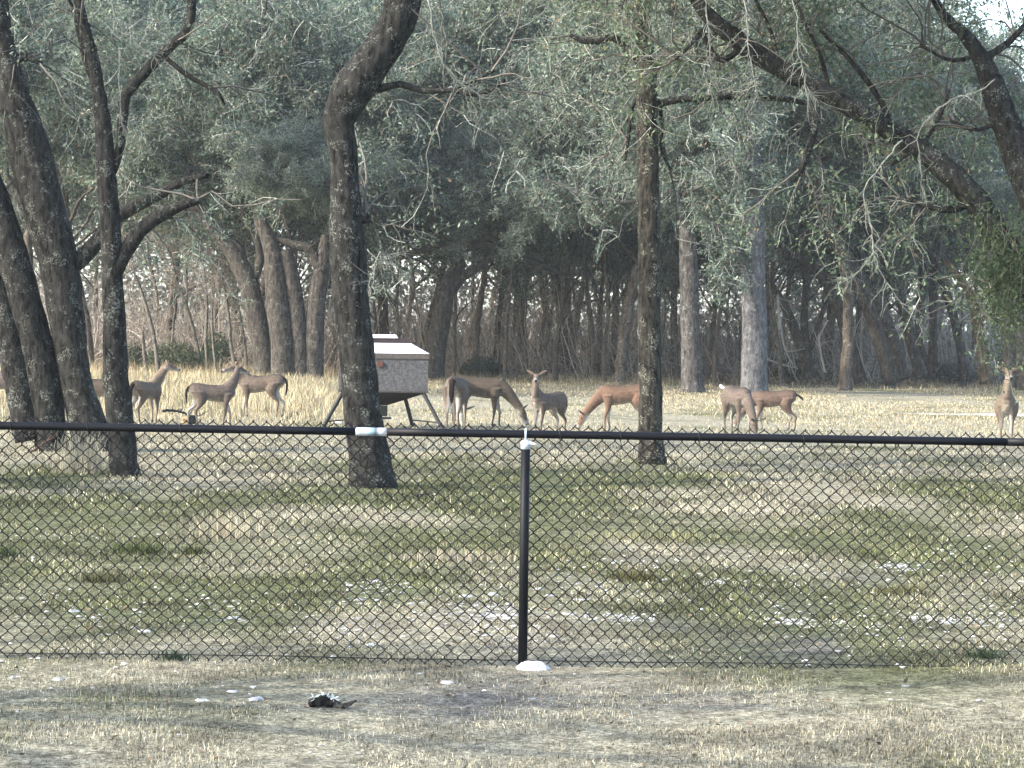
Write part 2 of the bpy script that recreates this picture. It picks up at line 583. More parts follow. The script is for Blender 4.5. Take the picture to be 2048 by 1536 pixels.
# --- straight oak on the right of the middle
T2 = [(1304, 927, 31), (1303, 900, 26), (1301, 850, 24), (1300, 700, 23), (1299, 500, 22), (1296, 350, 22), (1294, 220, 21), (1293, 140, 20), (1288, 60, 16), (1280, -60, 13)]
oak("straight grey brown trunk rising behind the fence right of the post", (1304, 925), [T2], 36.5, col=(1.7, 1.6, 1.45),
    extra_limbs=[[(1300, 140, 11), (1318, 133, 12), (1280, 122, 11), (1256, 98, 9), (1226, 74, 8), (1180, 86, 6), (1140, 70, 4)],
                 [(1300, 215, 8), (1335, 203, 7), (1400, 196, 7), (1470, 194, 6), (1560, 197, 6), (1610, 206, 5)],
                 [(1284, 190, 4), (1265, 210, 4), (1258, 265, 4), (1254, 300, 3), (1250, 322, 3)],
                 [(1318, 200, 4), (1325, 260, 4), (1322, 300, 3), (1342, 340, 3)]],
    crown=[(P(1283, -40, 36.5), 9, 4.6, 0.5, None)], fol=dict(NEAR, nsec=11))

# --- slim oak left
T3 = [(252, 962, 34), (247, 930, 29), (241, 850, 28), (232, 750, 26), (226, 600, 22), (222, 480, 21), (212, 350, 20), (206, 250, 17), (196, 180, 14),
      (181, 100, 12), (165, 40, 11), (150, -30, 10), (140, -120, 8)]
oak("slim dark oak with forked limbs standing right of the leaning stems", (252, 960), [T3], 32,
    extra_limbs=[[(228, 545, 18), (258, 492, 16), (290, 452, 14), (330, 426, 13), (372, 408, 9), (400, 402, 6)],
                 [(222, 345, 11), (240, 300, 9), (246, 240, 10), (250, 190, 11), (290, 146, 11), (335, 96, 11), (374, 62, 10), (384, 10, 9), (380, -60, 7)],
                 [(322, 104, 4), (360, 140, 5), (400, 165, 5), (432, 182, 4), (450, 210, 3)],
                 [(196, 190, 5), (170, 120, 6), (150, 30, 5), (120, -30, 4)]],
    crown=[(P(143, -100, 32), 8, 4.5, 0.7, None)], fol=dict(NEAR, nsec=10),
    straight_twigs=[([(224, -10), (232, 38), (262, 70), (300, 108), (345, 155)], 0.012, 30), ([(238, 95), (240, 170), (243, 240), (256, 275)], 0.010, 31)])

# --- leaning multi-stem oak at the left edge
SA = [(104, 918, 36), (102, 880, 33), (92, 800, 33), (74, 700, 33), (42, 580, 34), (8, 460, 33), (-30, 350, 30), (-70, 240, 26), (-110, 100, 22)]
SB = [(190, 925, 46), (184, 880, 42), (154, 770, 32), (137, 660, 35), (116, 520, 40), (82, 400, 43), (62, 310, 42), (34, 210, 34), (14, 120, 24), (2, 40, 20), (-6, -60, 17)]
SC_ = [(60, 880, 30), (40, 780, 30), (16, 660, 30), (-20, 540, 28), (-70, 400, 26)]
oak("thick leaning oak of three stems at the left edge", (150, 920), [SA, SB, SC_], 38,
    extra_limbs=[[(128, 545, 18), (170, 510, 17), (205, 470, 15), (240, 430, 14), (300, 398, 12), (370, 362, 8), (420, 350, 5)],
                 [(14, 135, 10), (34, 118, 10), (58, 116, 7), (84, 128, 4)]],
    crown=[(P(-20, -60, 38), 9, 6.0, 0.8, None), (P(-120, 60, 38), 6, 5.5, 0.6, [1.6, 2.3, 3.0, 3.7, 4.4, 5.0])], fol=dict(NEAR, nsec=12))

# --- leaning oak at the right edge: two stems slanting up to the left
SR = [(2215, 935, 46), (2150, 760, 38), (2085, 625, 33), (2040, 545, 31), (1995, 470, 28), (1950, 400, 26), (1880, 328, 24), (1795, 270, 21), (1705, 216, 19),
      (1625, 172, 18), (1562, 138, 19), (1490, 92, 20), (1425, 40, 16), (1380, -20, 12)]
SR2 = [(2235, 935, 40), (2190, 740, 36), (2130, 560, 34), (2075, 420, 32), (2038, 320, 31), (2010, 240, 29), (1986, 175, 25), (1962, 115, 18), (1928, 70, 13), (1885, 25, 9), (1850, -40, 7)]
FR = dict(NEAR, nsec=14, ntw=10, nleaf=18, leaf=0.066, tint=(1.05, 1.08, 0.85))
oak("leaning oak at the right edge, its long limb slanting up to the left", (2222, 935), [SR, SR2], 34,
    extra_limbs=[[(1625, 178, 7), (1634, 235, 9), (1622, 285, 8), (1604, 335, 7), (1598, 352, 4)],
                 [(1950, 400, 10), (1900, 420, 8), (1850, 410, 6), (1800, 395, 4)],
                 [(1960, 120, 8), (2010, 90, 7), (2060, 40, 5)],
                 [(1990, 470, 9), (2000, 540, 6), (1990, 620, 4)],
                 [(1790, 270, 7), (1760, 200, 6), (1700, 120, 5), (1640, 60, 4)],
                 [(1490, 92, 7), (1440, 120, 6), (1400, 60, 5)], [(1560, 138, 5), (1540, 60, 4), (1500, -20, 3)], [(1660, 190, 5), (1640, 110, 4), (1600, 30, 3)], [(1960, 110, 5), (1900, 120, 4), (1840, 90, 3)], [(2010, 240, 5), (1950, 260, 4), (1900, 240, 3)], [(1425, 40, 6), (1380, 90, 4), (1350, 120, 3)], [(1840, 300, 4), (1880, 230, 4), (1900, 180, 3)],
                 [(1880, 330, 6), (1840, 300, 5), (1780, 330, 4)]],
    crown=[(P(1390, -60, 34), 6, 3.6, 0.6, None), (P(1700, -90, 34), 5, 3.5, 0.6, None), (P(1870, -60, 34), 7, 4.5, 0.6, None)], fol=FR,
    straight_twigs=[([(1486, -60), (1490, 15), (1497, 90), (1508, 150), (1518, 210)], 0.013, 27), ([(1580, -60), (1592, 50), (1604, 130), (1615, 175), (1640, 205)], 0.012, 27),
                    ([(1800, 282), (1760, 330), (1728, 385), (1742, 450), (1752, 520), (1790, 590), (1850, 660)], 0.014, 28), ([(1752, 500), (1715, 545), (1695, 560)], 0.009, 28),
                    ([(1400, -60), (1412, 20), (1420, 90), (1408, 150), (1428, 190)], 0.011, 28), ([(1990, 160), (1945, 190), (1900, 200), (1840, 260), (1842, 330), (1846, 400)], 0.011, 29)])

# ivy hanging on that limb
b = P(1990, 530, 33.6)
iv = empty("ivy", b); tag(iv, "dense dark green ivy hanging from the slanting limb at the right edge", "ivy")
n = 4200
c = rng.normal(0, 1, (n, 3)) * np.array([0.30, 0.22, 0.42]) + np.array([0.18, 0, 0.0])
c[:, 2] -= 0.5 * (rng.random(n) ** 2) * (c[:, 0] > 0)
ml = MB(); leaves(ml, c, rng.normal(0, 0.6, (n, 3)) + np.array([0, 0, -0.6]), 0.062, np.array([0.065, 0.095, 0.042]) * rng.uniform(0.5, 1.5, (n, 1)))
mt = MB(); L = grow(rng.normal(0, 0.2, (30, 3)) + np.array([0.15, 0, 0.3]), rng.normal(0, 0.4, (30, 3)) + np.array([0, 0, -1]), rng.uniform(0.4, 1.0, 30), 6, 0.2, 0.05)
tubes(mt, L, np.full((30, 6), 0.005), 3, (0.10, 0.09, 0.07))
mt.build("stems", M_TWIG, iv); ml.build("foliage", M_LEAF, iv)

# --- unseen oaks added beyond the left edge, to cast shade on the turf
def shade_oak(label, x, y, h, n, length, az, fol):
    root = empty("live_oak_tree", (x, y, 0)); tag(root, label, "tree", "live oaks along the fence")
    mt = MB(); b = np.array([x, y, 0.0])
    pts = catmull(b + np.array([[0, 0, -0.05], [0.1, 0, 1], [0.2, 0.1, 2.2], [0.1, 0.2, h]]), 24)
    tube(mt, pts + rng.normal(0, 0.015, pts.shape), np.interp(np.linspace(0, 1, 24), [0, 0.12, 1], [0.5, 0.36, 0.24]), 14, rough=0.14)
    L = rand_limbs(pts[-1], n, length, 0.42, az=az)
    tubes(mt, L, np.linspace(1, 0.25, 8)[None, :] * np.full((len(L), 1), 0.12), 7, (1, 1, 1))
    mtw = MB(); ml = MB()
    foliage(mtw, ml, L, **fol)
    mt.build("trunk", M_BARK, root, b); mtw.build("twigs", M_TWIG, root, b); ml.build("crown", M_LEAF, root, b)


OUT = dict(NEAR, nsec=6, ntw=8, nleaf=11, lsec=2.0, ltw=0.7, leaf=0.085)
shade_oak("unseen spreading oak added outside the left edge to shade the turf by the fence", -12.0, 8.5, 5.6, 14, 5.5, list(rng.normal(0, 0.22, 7)) + list(rng.normal(math.pi, 0.22, 7)), OUT)
shade_oak("unseen broad oak added beyond the left edge to shade the turf behind the fence", -13.0, 27.5, 4.6, 12, 5.5, None, OUT)

# ------------------------------------------------------------------ crowns of the woods (shared data)
def crown_proto(k, R=4.6, up=0.55, nl=15, leaf=0.135, tint=(1, 1, 1), nsec=12, ntw=11, nleaf=34):
    mtw = MB(); ml = MB()
    L = rand_limbs((0, 0, 0), nl, R, up, K=8, wander=0.2, droop=-0.01)
    L2 = rand_limbs((0, 0, 0.8), nl // 2, R * 0.9, up * 3.5, K=8, wander=0.2)
    L = np.concatenate([L, L2])
    tubes(mtw, L, np.linspace(1, 0.25, 8)[None, :] * 0.10 * rng.uniform(0.6, 1.2, (len(L), 1)), 6, np.array([0.06, 0.055, 0.05]))
    foliage(mtw, ml, L, nsec, ntw, nleaf, 1.9, 0.85, leaf, 0.08, 0.3, tint, 0.03, 0.012, twig_col=(0.34, 0.35, 0.32))
    return mtw.mesh("crown_branches", M_TWIG), ml.mesh("crown_leaves", M_LEAF)


PROTO = [crown_proto(0), crown_proto(1, 5.0, 0.45, tint=(0.95, 1.0, 1.0)), crown_proto(2, 4.4, 0.7, tint=(1.1, 1.08, 1.0)),
         crown_proto(3, 4.8, 0.5, tint=(1.0, 1.02, 1.05)), crown_proto(4, 4.2, 0.8, nleaf=10, tint=(1.2, 1.1, 1.0))]


def add_crown(root, z, dx=0.0, dy=0.0, k=None, sc=1.0):
    k = int(rng.integers(0, 4)) if k is None else k
    rz = rng.uniform(0, 6.28)
    b = link("branches", PROTO[k][0], root, (dx, dy, z), rz, sc)
    c = link("crown", PROTO[k][1], root, (dx, dy, z), rz, sc)


def wood_tree(label, stems, d, base_px=None, crowns=(), mat=None, group="trees at the edge of the woods", name="woods_tree", col=(1, 1, 1), sides=10, limbs=()):
    s0 = stems[0][0]
    b = P(s0[0], s0[1], d); b[2] = 0
    root = empty(name, b); tag(root, label, "tree", group)
    mt = MB()
    for st in stems:
        trunk_tube(mt, st, d, sides, rough=0.06, col=col, wob=0.006, n=26)
    for st in limbs:
        trunk_tube(mt, st, d, 6, False, rough=0.10, col=col)
    mt.build("trunk", mat or M_BARKF, root, b)
    for (px, py, k, sc, dd) in crowns:
        dd = dd + 3.2 * sc
        p = P(px, py, d + dd) - b
        add_crown(root, p[2], p[0], p[1], k, sc)
    return root


# forked oak behind the feeder
wood_tree("forked oak behind the feeder with arching dark limbs", [[(866, 758, 23), (872, 700, 20), (884, 630, 19), (890, 580, 18)]], 98,
          limbs=[[(888, 585, 15), (902, 555, 15), (918, 530, 14), (908, 510, 12), (928, 494, 12), (980, 490, 8), (1044, 519, 7), (1113, 543, 5), (1177, 577, 3)],
                 [(893, 590, 13), (912, 565, 13), (930, 550, 10), (955, 536, 8), (1000, 500, 5)],
                 [(925, 495, 10), (890, 488, 9), (840, 502, 8), (785, 522, 6)], [(955, 490, 7), (1017, 451, 6), (1070, 420, 4)],
                 [(905, 512, 8), (880, 470, 6), (830, 455, 5), (790, 440, 4)]],
          crowns=[(930, 440, 0, 1.05, 0), (800, 380, 1, 1.0, 4), (1070, 390, 3, 1.0, 3), (940, 250, 2, 1.1, 0)])
# arching tree at left
wood_tree("oak leaning left to close the arch of limbs at left", [[(535, 762, 24), (524, 690, 21), (508, 610, 20), (494, 560, 20), (468, 508, 17), (430, 460, 14), (396, 420, 11), (372, 396, 8)]], 92,
          limbs=[[(490, 550, 10), (480, 500, 9), (455, 470, 7), (440, 430, 5)], [(500, 580, 8), (520, 520, 9), (510, 470, 7), (480, 420, 6)]],
          crowns=[(390, 350, 1, 0.9, 0), (480, 400, 2, 0.9, 2), (300, 300, 3, 1.0, 4)])
wood_tree("thick shadowed oak stems standing left of the feeder", [[(568, 765, 26), (564, 680, 24), (552, 580, 22), (544, 500, 18), (520, 440, 12)], [(600, 768, 18), (598, 680, 17), (588, 580, 16), (570, 500, 13)],
                                                  [(632, 776, 18), (628, 700, 19), (634, 600, 18), (646, 520, 14), (652, 470, 10)]], 90,
          limbs=[[(640, 540, 12), (620, 500, 11), (590, 490, 9), (560, 480, 7), (520, 470, 6)]],
          crowns=[(540, 400, 0, 1.0, 0), (650, 380, 3, 1.0, 2), (600, 230, 1, 1.1, 1)])
wood_tree("thin reddish brown trunk directly behind the feeder", [[(775, 752, 11), (768, 660, 10), (764, 580, 10), (754, 500, 8), (748, 440, 6)]], 108, col=(0.8, 0.62, 0.55),
          crowns=[(750, 400, 2, 0.9, 0)])
wood_tree("tall pale grey trunk rising behind the two deer grazing head to head", [[(1509, 792, 31), (1508, 770, 27), (1509, 700, 26), (1508, 600, 24), (1507, 500, 23), (1505, 400, 22), (1503, 300, 20), (1500, 200, 18), (1497, 100, 15), (1495, -20, 12)]], 82,
          mat=M_PALE, crowns=[(1495, 60, 2, 1.0, 0), (1420, 180, 1, 0.9, 5)], limbs=[[(1500, 210, 6), (1470, 160, 5), (1430, 110, 4)]])
wood_tree("grey trunk right of the straight oak, flared at its foot", [[(1386, 790, 27), (1384, 760, 22), (1382, 700, 20), (1379, 600, 19), (1376, 500, 18), (1373, 430, 15), (1369, 350, 9), (1366, 300, 5)]], 84,
          mat=M_BARKF, col=(1.25, 1.3, 1.4), crowns=[(1372, 400, 3, 0.9, -3.5), (1330, 200, 0, 1.0, 0)])
wood_tree("dark forked tree slanting left, right of the pale grey trunk", [[(1620, 758, 14), (1612, 715, 13), (1600, 685, 11), (1582, 640, 9), (1560, 595, 8), (1538, 560, 6)], [(1616, 720, 9), (1608, 640, 8), (1612, 560, 7), (1600, 500, 6)],
                                              [(1620, 700, 6), (1640, 640, 5), (1655, 600, 4)]], 104, crowns=[(1540, 480, 0, 0.75, 2), (1620, 440, 2, 0.8, 1)])
wood_tree("dark trunk bending left over a shrub, first of the leaning stand at right", [[(1722, 765, 14), (1700, 690, 13), (1676, 610, 12), (1650, 560, 11), (1610, 522, 10), (1550, 490, 7)]], 100, crowns=[(1560, 420, 3, 0.85, 0)])
wood_tree("longest leaning trunk of the stand at right", [[(1786, 768, 16), (1762, 690, 15), (1735, 610, 14), (1690, 520, 12), (1645, 450, 10), (1618, 400, 8), (1600, 350, 6)]], 97, crowns=[(1610, 320, 1, 0.95, 0)])
wood_tree("leaning trunk with a bent top in the middle of the right stand", [[(1806, 760, 15), (1790, 690, 13), (1762, 620, 12), (1722, 560, 11), (1690, 505, 10), (1648, 475, 7), (1600, 462, 5)]], 99, crowns=[(1650, 380, 2, 0.9, 2)])
wood_tree("dark trunk leaning left under the hanging pale twig", [[(1842, 758, 12), (1825, 690, 11), (1805, 610, 10), (1772, 530, 9), (1740, 470, 8), (1720, 400, 6)]], 102, crowns=[(1725, 360, 0, 0.9, 2)])
wood_tree("upright dark trunk, left one of the pair at right", [[(1832, 762, 10), (1838, 660, 9), (1846, 540, 9), (1850, 420, 8), (1855, 300, 7)]], 106, crowns=[(1855, 260, 3, 0.9, 0)])
wood_tree("upright dark trunk, right one of the pair at right", [[(1868, 764, 12), (1866, 680, 9), (1868, 560, 9), (1878, 450, 8), (1888, 330, 7)]], 104, crowns=[(1890, 280, 1, 0.85, 0)], limbs=[[(1862, 745, 7), (1845, 700, 6), (1825, 660, 4)]])
wood_tree("dark trunk slanting left under the dense ivy at right", [[(1930, 760, 10), (1918, 680, 9), (1898, 600, 9), (1868, 520, 9), (1830, 460, 10), (1795, 420, 9), (1760, 380, 6)]], 103, crowns=[(1790, 330, 2, 0.8, 0)], limbs=[[(1868, 520, 6), (1815, 470, 6), (1770, 455, 4)]])
wood_tree("tan barked trunk left of the antlered deer at the right edge", [[(1972, 768, 15), (1964, 700, 12), (1954, 640, 11), (1938, 585, 9), (1915, 550, 7), (1890, 520, 5)]], 96, col=(1.9, 1.6, 1.3), crowns=[(1900, 470, 3, 0.7, 2)])
wood_tree("pair of grey trunks behind the antlered deer at the right edge", [[(2022, 775, 13), (2018, 700, 13), (2015, 600, 12), (2010, 500, 10)], [(2050, 778, 20), (2046, 700, 19), (2040, 600, 17), (2034, 480, 14)]], 88, col=(1.35, 1.3, 1.25), crowns=[(2110, 470, 0, 0.7, 2)])

# saplings under the arch at left
SAP = [[(318, 752, 4.5), (305, 660, 4), (285, 590, 3.6), (268, 545, 2.5), (255, 500, 2)], [(292, 752, 5), (288, 700, 4), (284, 660, 3)], [(404, 756, 4), (394, 690, 3.6), (372, 610, 3.4), (352, 555, 2.6), (335, 480, 2)],
       [(416, 752, 3.4), (412, 680, 3), (414, 600, 2.8), (405, 520, 2)], [(474, 750, 4), (462, 690, 3.6), (456, 620, 3), (440, 540, 2)], [(494, 755, 3.5), (490, 690, 3), (478, 620, 2.6), (470, 560, 2)],
       [(345, 750, 3), (344, 690, 2.6), (352, 600, 2), (360, 540, 1.6)], [(514, 752, 3), (510, 700, 2.8), (502, 640, 2)], [(432, 748, 2.6), (424, 650, 2.2), (428, 560, 1.8)]]
for k, st in enumerate(SAP):
    lab = ["bent pale sapling standing first under the arch of limbs at left", "short pale stem beside the bent sapling under the arch", "pale sapling leaning left in the middle of the arch",
           "straight pale sapling just right of the middle of the arch", "curved pale sapling left of the oak that closes the arch", "pale sapling close against the oak that closes the arch",
           "thin sapling leaning right over the evergreen shrub under the arch", "short thin stem at the foot of the oak that closes the arch", "very thin upright sapling right of the middle pair under the arch"][k]
    t = wood_tree(lab, [st], 95 + (k % 4) * 2.5, mat=M_PALE, name="sapling", col=(1.25, 1.15, 0.95), sides=6, group="pale saplings under the arch")
    b = np.array(t.location)
    top = P(st[-1][0], st[-1][1], 95 + (k % 4) * 2.5)
    L = grow(np.repeat(top[None], 9, 0) - np.array([0, 0, 1.0]) * rng.random((9, 1)), rng.normal(0, 0.7, (9, 3)) + np.array([-0.2, 0, 0.9]), rng.uniform(0.8, 2.0, 9), 7, 0.25, 0.02)
    mtw = MB()
    tubes(mtw, L, np.linspace(1, 0.3, 7)[None] * np.full((9, 1), 0.022), 4, (0.24, 0.21, 0.18))
    sp, tg = along(L, rng.uniform(0.1, 1, (9, 14)))
    L2 = grow(sp.reshape(-1, 3), tg.reshape(-1, 3) + rng.normal(0, 0.6, (126, 3)), rng.uniform(0.3, 1.1, 126), 5, 0.3, 0.03)
    tubes(mtw, L2, np.linspace(1, 0.4, 5)[None] * np.full((126, 1), 0.010), 3, np.array([0.25, 0.22, 0.19]) * rng.uniform(0.5, 1.3, (126, 1)))
    mtw.build("twigs", M_TWIG, t, b)

# the crowd of slim trunks in the woods: six trunk shapes, copied
TRK = []; TRK_LEAN = []; TRK_TONE = []
for k in range(10):
    mb = MB()
    tc_ = np.array([1.35, 1.28, 1.2]) * rng.uniform(0.6, 1.55)
    h = 10.0
    lean = rng.normal(-0.3, 0.9)
    pts = catmull(np.array([[0, 0, -0.1], [lean * 0.1 + rng.normal(0, .08), 0, 2], [lean * 0.35 + rng.normal(0, .14), rng.normal(0, .1), 4.5], [lean * 0.8 + rng.normal(0, .2), 0, 7], [lean * 1.3, 0, h]]), 40)
    tube(mb, pts + rng.normal(0, 0.012, pts.shape), np.interp(np.linspace(0, 1, 40), [0, .05, .5, 1], [0.2, 0.15, 0.115, 0.06]), 8, tc_, rough=0.12)
    for q in range(3):
        i = int(rng.integers(12, 30))
        L = grow(pts[i:i + 1], np.array([[rng.choice([-1, 1]) * 0.7, rng.normal(0, .3), 0.8]]), 3.2, 9, 0.16, 0)
        tube(mb, L[0], np.linspace(0.06, 0.02, 9), 5)
    TRK.append(mb.mesh("slim_trunk", M_BARKF)); TRK_LEAN.append(lean); TRK_TONE.append(float(tc_[0]) / 1.35)


def zone(px):
    for lim, s in ((250, "behind the leaning oak at left"), (480, "seen through the arch at left"), (700, "behind the shadowed oak stems"), (860, "behind the feeder"),
                   (1010, "right of the forked oak"), (1150, "behind the deer that faces the camera"), (1290, "left of the straight oak"), (1480, "between the straight oak and pale trunk"),
                   (1700, "right of the tall pale trunk"), (1900, "among the leaning trunks at right")):
        if px < lim: return s
    return "behind the antlered deer at the right edge"


spots = []
for (x0, x1, n, d0, d1) in ((-60, 250, 7, 105, 140), (250, 480, 3, 118, 150), (480, 870, 9, 105, 145), (940, 1290, 24, 101, 142), (1290, 1560, 12, 104, 142), (1560, 2120, 20, 106, 146)):
    for k in range(n):
        spots.append((x0 + (x1 - x0) * (k + rng.random()) / n, rng.uniform(d0, d1)))
for (px, d) in spots:
    p = P(px, 700, d)
    root = empty("slim_tree", (p[0], p[1], 0))
    k = int(rng.integers(0, 10)); s = rng.uniform(0.65, 1.25); th = rng.uniform(0.45, 1.35); flip = rng.random() < 0.5
    ln = TRK_LEAN[k] * (-1 if flip else 1)
    look = ("very thin" if th < 0.7 else "slim" if th < 1.05 else "thicker") + (" dark" if TRK_TONE[k] < 0.9 else " grey brown" if TRK_TONE[k] < 1.25 else " pale") + " trunk "
    look += "leaning left " if ln < -0.45 else "leaning right " if ln > 0.45 else "standing upright "
    tag(root, look + zone(px), "tree", "slim trees in the woods")
    tr = link("trunk", TRK[k], root, (0, 0, 0), rng.uniform(-0.3, 0.3) + (math.pi if flip else 0), (s * th,) * 2 + (s,))
    if rng.random() < 0.68 and px < 1930: add_crown(root, rng.uniform(5.6, 8.0), k=None if rng.random() < 0.8 else 4, sc=rng.uniform(0.8, 1.1))
    if rng.random() < 0.35 and px < 1850:
        add_crown(root, rng.uniform(9.0, 12), rng.normal(0, 1), rng.normal(0, 1), sc=rng.uniform(0.9, 1.2))

# more oaks standing about the meadow's rim, only their crowns and part of the trunks in view
RL = ["at the far left edge", "high over the arch of limbs", "behind the deer facing the camera", "just left of the straight oak", "over the leaning trunks", "over the right part of the leaning stand", "above the crooked oak's middle", "above the shadowed stems", "between the leaning oak's stems", "right of the slim oak at left"]
RIM = [(-20, 745, 74, 0.9), (330, 700, 110, 1.2), (1130, 700, 112, 1.2), (1240, 700, 96, 1.1), (1660, 700, 110, 1.2), (1690, 700, 92, 1.0), (700, 700, 105, 1.15), (480, 700, 112, 1.2), (60, 700, 96, 1.1), (180, 700, 104, 1.2)]
for (px, py, d, sc), rl in zip(RIM, RL):
    p = P(px, py, d)
    root = empty("woods_oak", (p[0], p[1], 0)); tag(root, "broad grey green oak crown " + rl, "tree", "spreading oaks at the rim of the meadow")
    link("trunk", TRK[int(rng.integers(0, 10))], root, (0, 0, 0), rng.uniform(0, 6.28), (1.5, 1.5, 1.0))
    add_crown(root, 8.2, sc=sc); add_crown(root, 12.5, rng.normal(0, 1), 7, sc=sc * 1.1)

# small understorey oaks with low crowns in front of the woods
for (px, d, z, sc, rl) in ((905, 97, 6.7, 0.62, "over the fork of the forked oak"), (1010, 95, 6.3, 0.62, "over the deer grazing to the right"), (1115, 94, 6.2, 0.66, "over the alert deer"), (1215, 95, 6.2, 0.62, "over the orange brown deer"),
                           (1440, 96, 6.3, 0.6, "just left of the tall pale trunk"), (1580, 96, 6.6, 0.55, "just right of the tall pale trunk"), (600, 87, 6.4, 0.55, "over the thick shadowed stems"), (790, 95, 6.3, 0.55, "over the feeder")):
    p = P(px, 700, d)
    root = empty("small_oak", (p[0], p[1] + 3.0, 0)); tag(root, "low pale grey green oak crown " + rl, "tree", "small oaks in front of the woods")
    link("trunk", TRK[int(rng.integers(0, 10))], root, (0, 0, 0), rng.uniform(0, 6.28), (0.6, 0.6, 0.65))
    add_crown(root, z, 0, -3.0, sc=(sc, sc, sc * 0.85))

# the wood behind: one mass of brush and foliage
def far_wood():
    ml = MB(); mt = MB()
    n = 135000
    y = rng.uniform(146, 176, n)
    x = rng.uniform(-1, 1, n) * (0.215 * y + 10)
    top = 27 + 4 * fbm(x * 0.15, y * 0.1, 77) - 12 * np.clip((x / y - 0.157) / 0.025, 0, 1)
    z = np.where(rng.random(n) < 0.36, rng.random(n) * 10, rng.random(n) ** 0.85 * top)
    dens = fbm(x * 0.5, z * 0.5, 9, 3)
    m = rng.random(n) < np.clip((dens - 0.25) * 2.6 + (z < 10) * 0.8, 0.15, 1)
    x, y, z = x[m], y[m], z[m]; n = len(x)
    c = leaf_cols(n, (1.05, 1.0, 0.95), 0.1)
    low = np.clip(1 - z / 10.0, 0, 1)[:, None]
    br = np.array([0.185, 0.165, 0.145]) * rng.uniform(0.5, 1.3, (n, 1))      # bare brush nearer the ground
    pick = rng.random((n, 1)) < low * 0.9
    c = np.where(pick, br, c)
    leaves(ml, np.stack([x, y, z], 1), rng.normal(0, 1, (n, 3)), 0.42, c)
    o = ml.build("far_wood", M_LEAF); tag(o, "grey green mass of the wood closing the view behind the meadow", "wood", kind="stuff")
    n = 5000
    y = rng.uniform(104, 150, n); x = rng.uniform(-1, 1, n) * (0.21 * y + 6)
    L = grow(np.stack([x, y, np.zeros(n)], 1), rng.normal(0, 0.35, (n, 3)) + np.array([-0.1, 0, 1]), rng.uniform(1.2, 5.0, n), 7, 0.16, 0.015)
    tubes(mt, L, np.linspace(1, 0.3, 7)[None] * rng.uniform(0.012, 0.035, (n, 1)), 3, np.array([0.30, 0.265, 0.23]) * rng.uniform(0.2, 1.5, (n, 1)))
    sp, tg = along(L[:3500], rng.uniform(0.3, 1, (3500, 6)))
    m = 21000
    L2 = grow(sp.reshape(-1, 3), tg.reshape(-1, 3) + rng.normal(0, 0.6, (m, 3)), rng.uniform(0.4, 1.5, m), 4, 0.3, 0.03)
    tubes(mt, L2, np.linspace(1, 0.4, 4)[None] * rng.uniform(0.006, 0.014, (m, 1)), 3, np.array([0.22, 0.19, 0.16]) * rng.uniform(0.4, 1.5, (m, 1)))
    o = mt.build("brush", M_TWIG); tag(o, "tangle of bare grey brush between the trunks of the woods", "brush", kind="stuff")
    ml = MB()
    n = 26000
    y = rng.uniform(101, 140, n); x = rng.uniform(-1, 1, n) * (0.21 * y + 6)
    hgt = 0.25 + 1.9 * np.clip(fbm(x * 0.5, y * 0.3, 31, 2) - 0.42, 0, 1) * 2.2
    z = rng.random(n) * hgt
    t = fbm(x * 0.35, y * 0.2, 63, 2)[:, None]
    c = np.where(rng.random((n, 1)) < np.clip((t - 0.35) * 4, 0.05, 0.95), np.array([0.27, 0.19, 0.13]), np.array([0.15, 0.15, 0.10])) * rng.uniform(0.5, 1.5, (n, 1))
    leaves(ml, np.stack([x, y, z], 1), rng.normal(0, 1, (n, 3)), 0.16, c)
    o = ml.build("undergrowth", M_LEAF); tag(o, "brown and green undergrowth along the foot of the woods", "undergrowth", kind="stuff")


far_wood()

# evergreen shrubs at the foot of the woods
def shrub(label, px, py, d, w, h, col, n=3500):
    p = P(px, py, d); p[2] = 0
    root = empty("shrub", p); tag(root, label, "shrub", "shrubs at the foot of the woods")
    th = rng.uniform(0, 2 * math.pi, n); r = rng.random(n) ** 0.45
    c = np.stack([np.cos(th) * r * w, np.sin(th) * r * w * 0.8, rng.random(n)], 1)
    c[:, 2] *= h * np.sqrt(np.clip(1.05 - r ** 2, 0.05, 1))
    c[:, :2] *= 1 + 0.35 * (fbm(c[:, :1] * 2, c[:, 2:3] * 2, int(px)) - 0.5)
    ml = MB(); leaves(ml, c, rng.normal(0, 1, (n, 3)), 0.13, np.asarray(col) * rng.uniform(0.5, 1.5, (n, 1)))
    mt = MB()
    L = grow(np.zeros((16, 3)), rng.normal(0, 0.5, (16, 3)) + np.array([0, 0, 1]), h * rng.uniform(0.5, 1.0, 16), 6, 0.2, 0)
    tubes(mt, L, np.full((16, 6), 0.02), 4, (0.1, 0.085, 0.07))
    mt.build("stems", M_TWIG, root); ml.build("foliage", M_LEAF, root)


shrub("dark evergreen shrub under the arch of limbs at left", 345, 750, 100, 1.2, 1.35, (0.055, 0.075, 0.035))
shrub("small dark shrub beside the slim oak at left", 268, 745, 101, 0.7, 1.2, (0.05, 0.07, 0.035))
shrub("green shrub behind the grey deer at left", 432, 745, 104, 0.8, 1.7, (0.06, 0.085, 0.045))
shrub("dark green shrub right of the forked oak", 965, 748, 102, 0.9, 0.9, (0.045, 0.06, 0.045))
shrub("grey green shrub between the leaning trunks at right", 1905, 755, 104, 1.0, 1.0, (0.11, 0.12, 0.10))
shrub("brown shrub at the foot of the forked tree at right", 1590, 750, 106, 0.9, 1.0, (0.09, 0.08, 0.05))

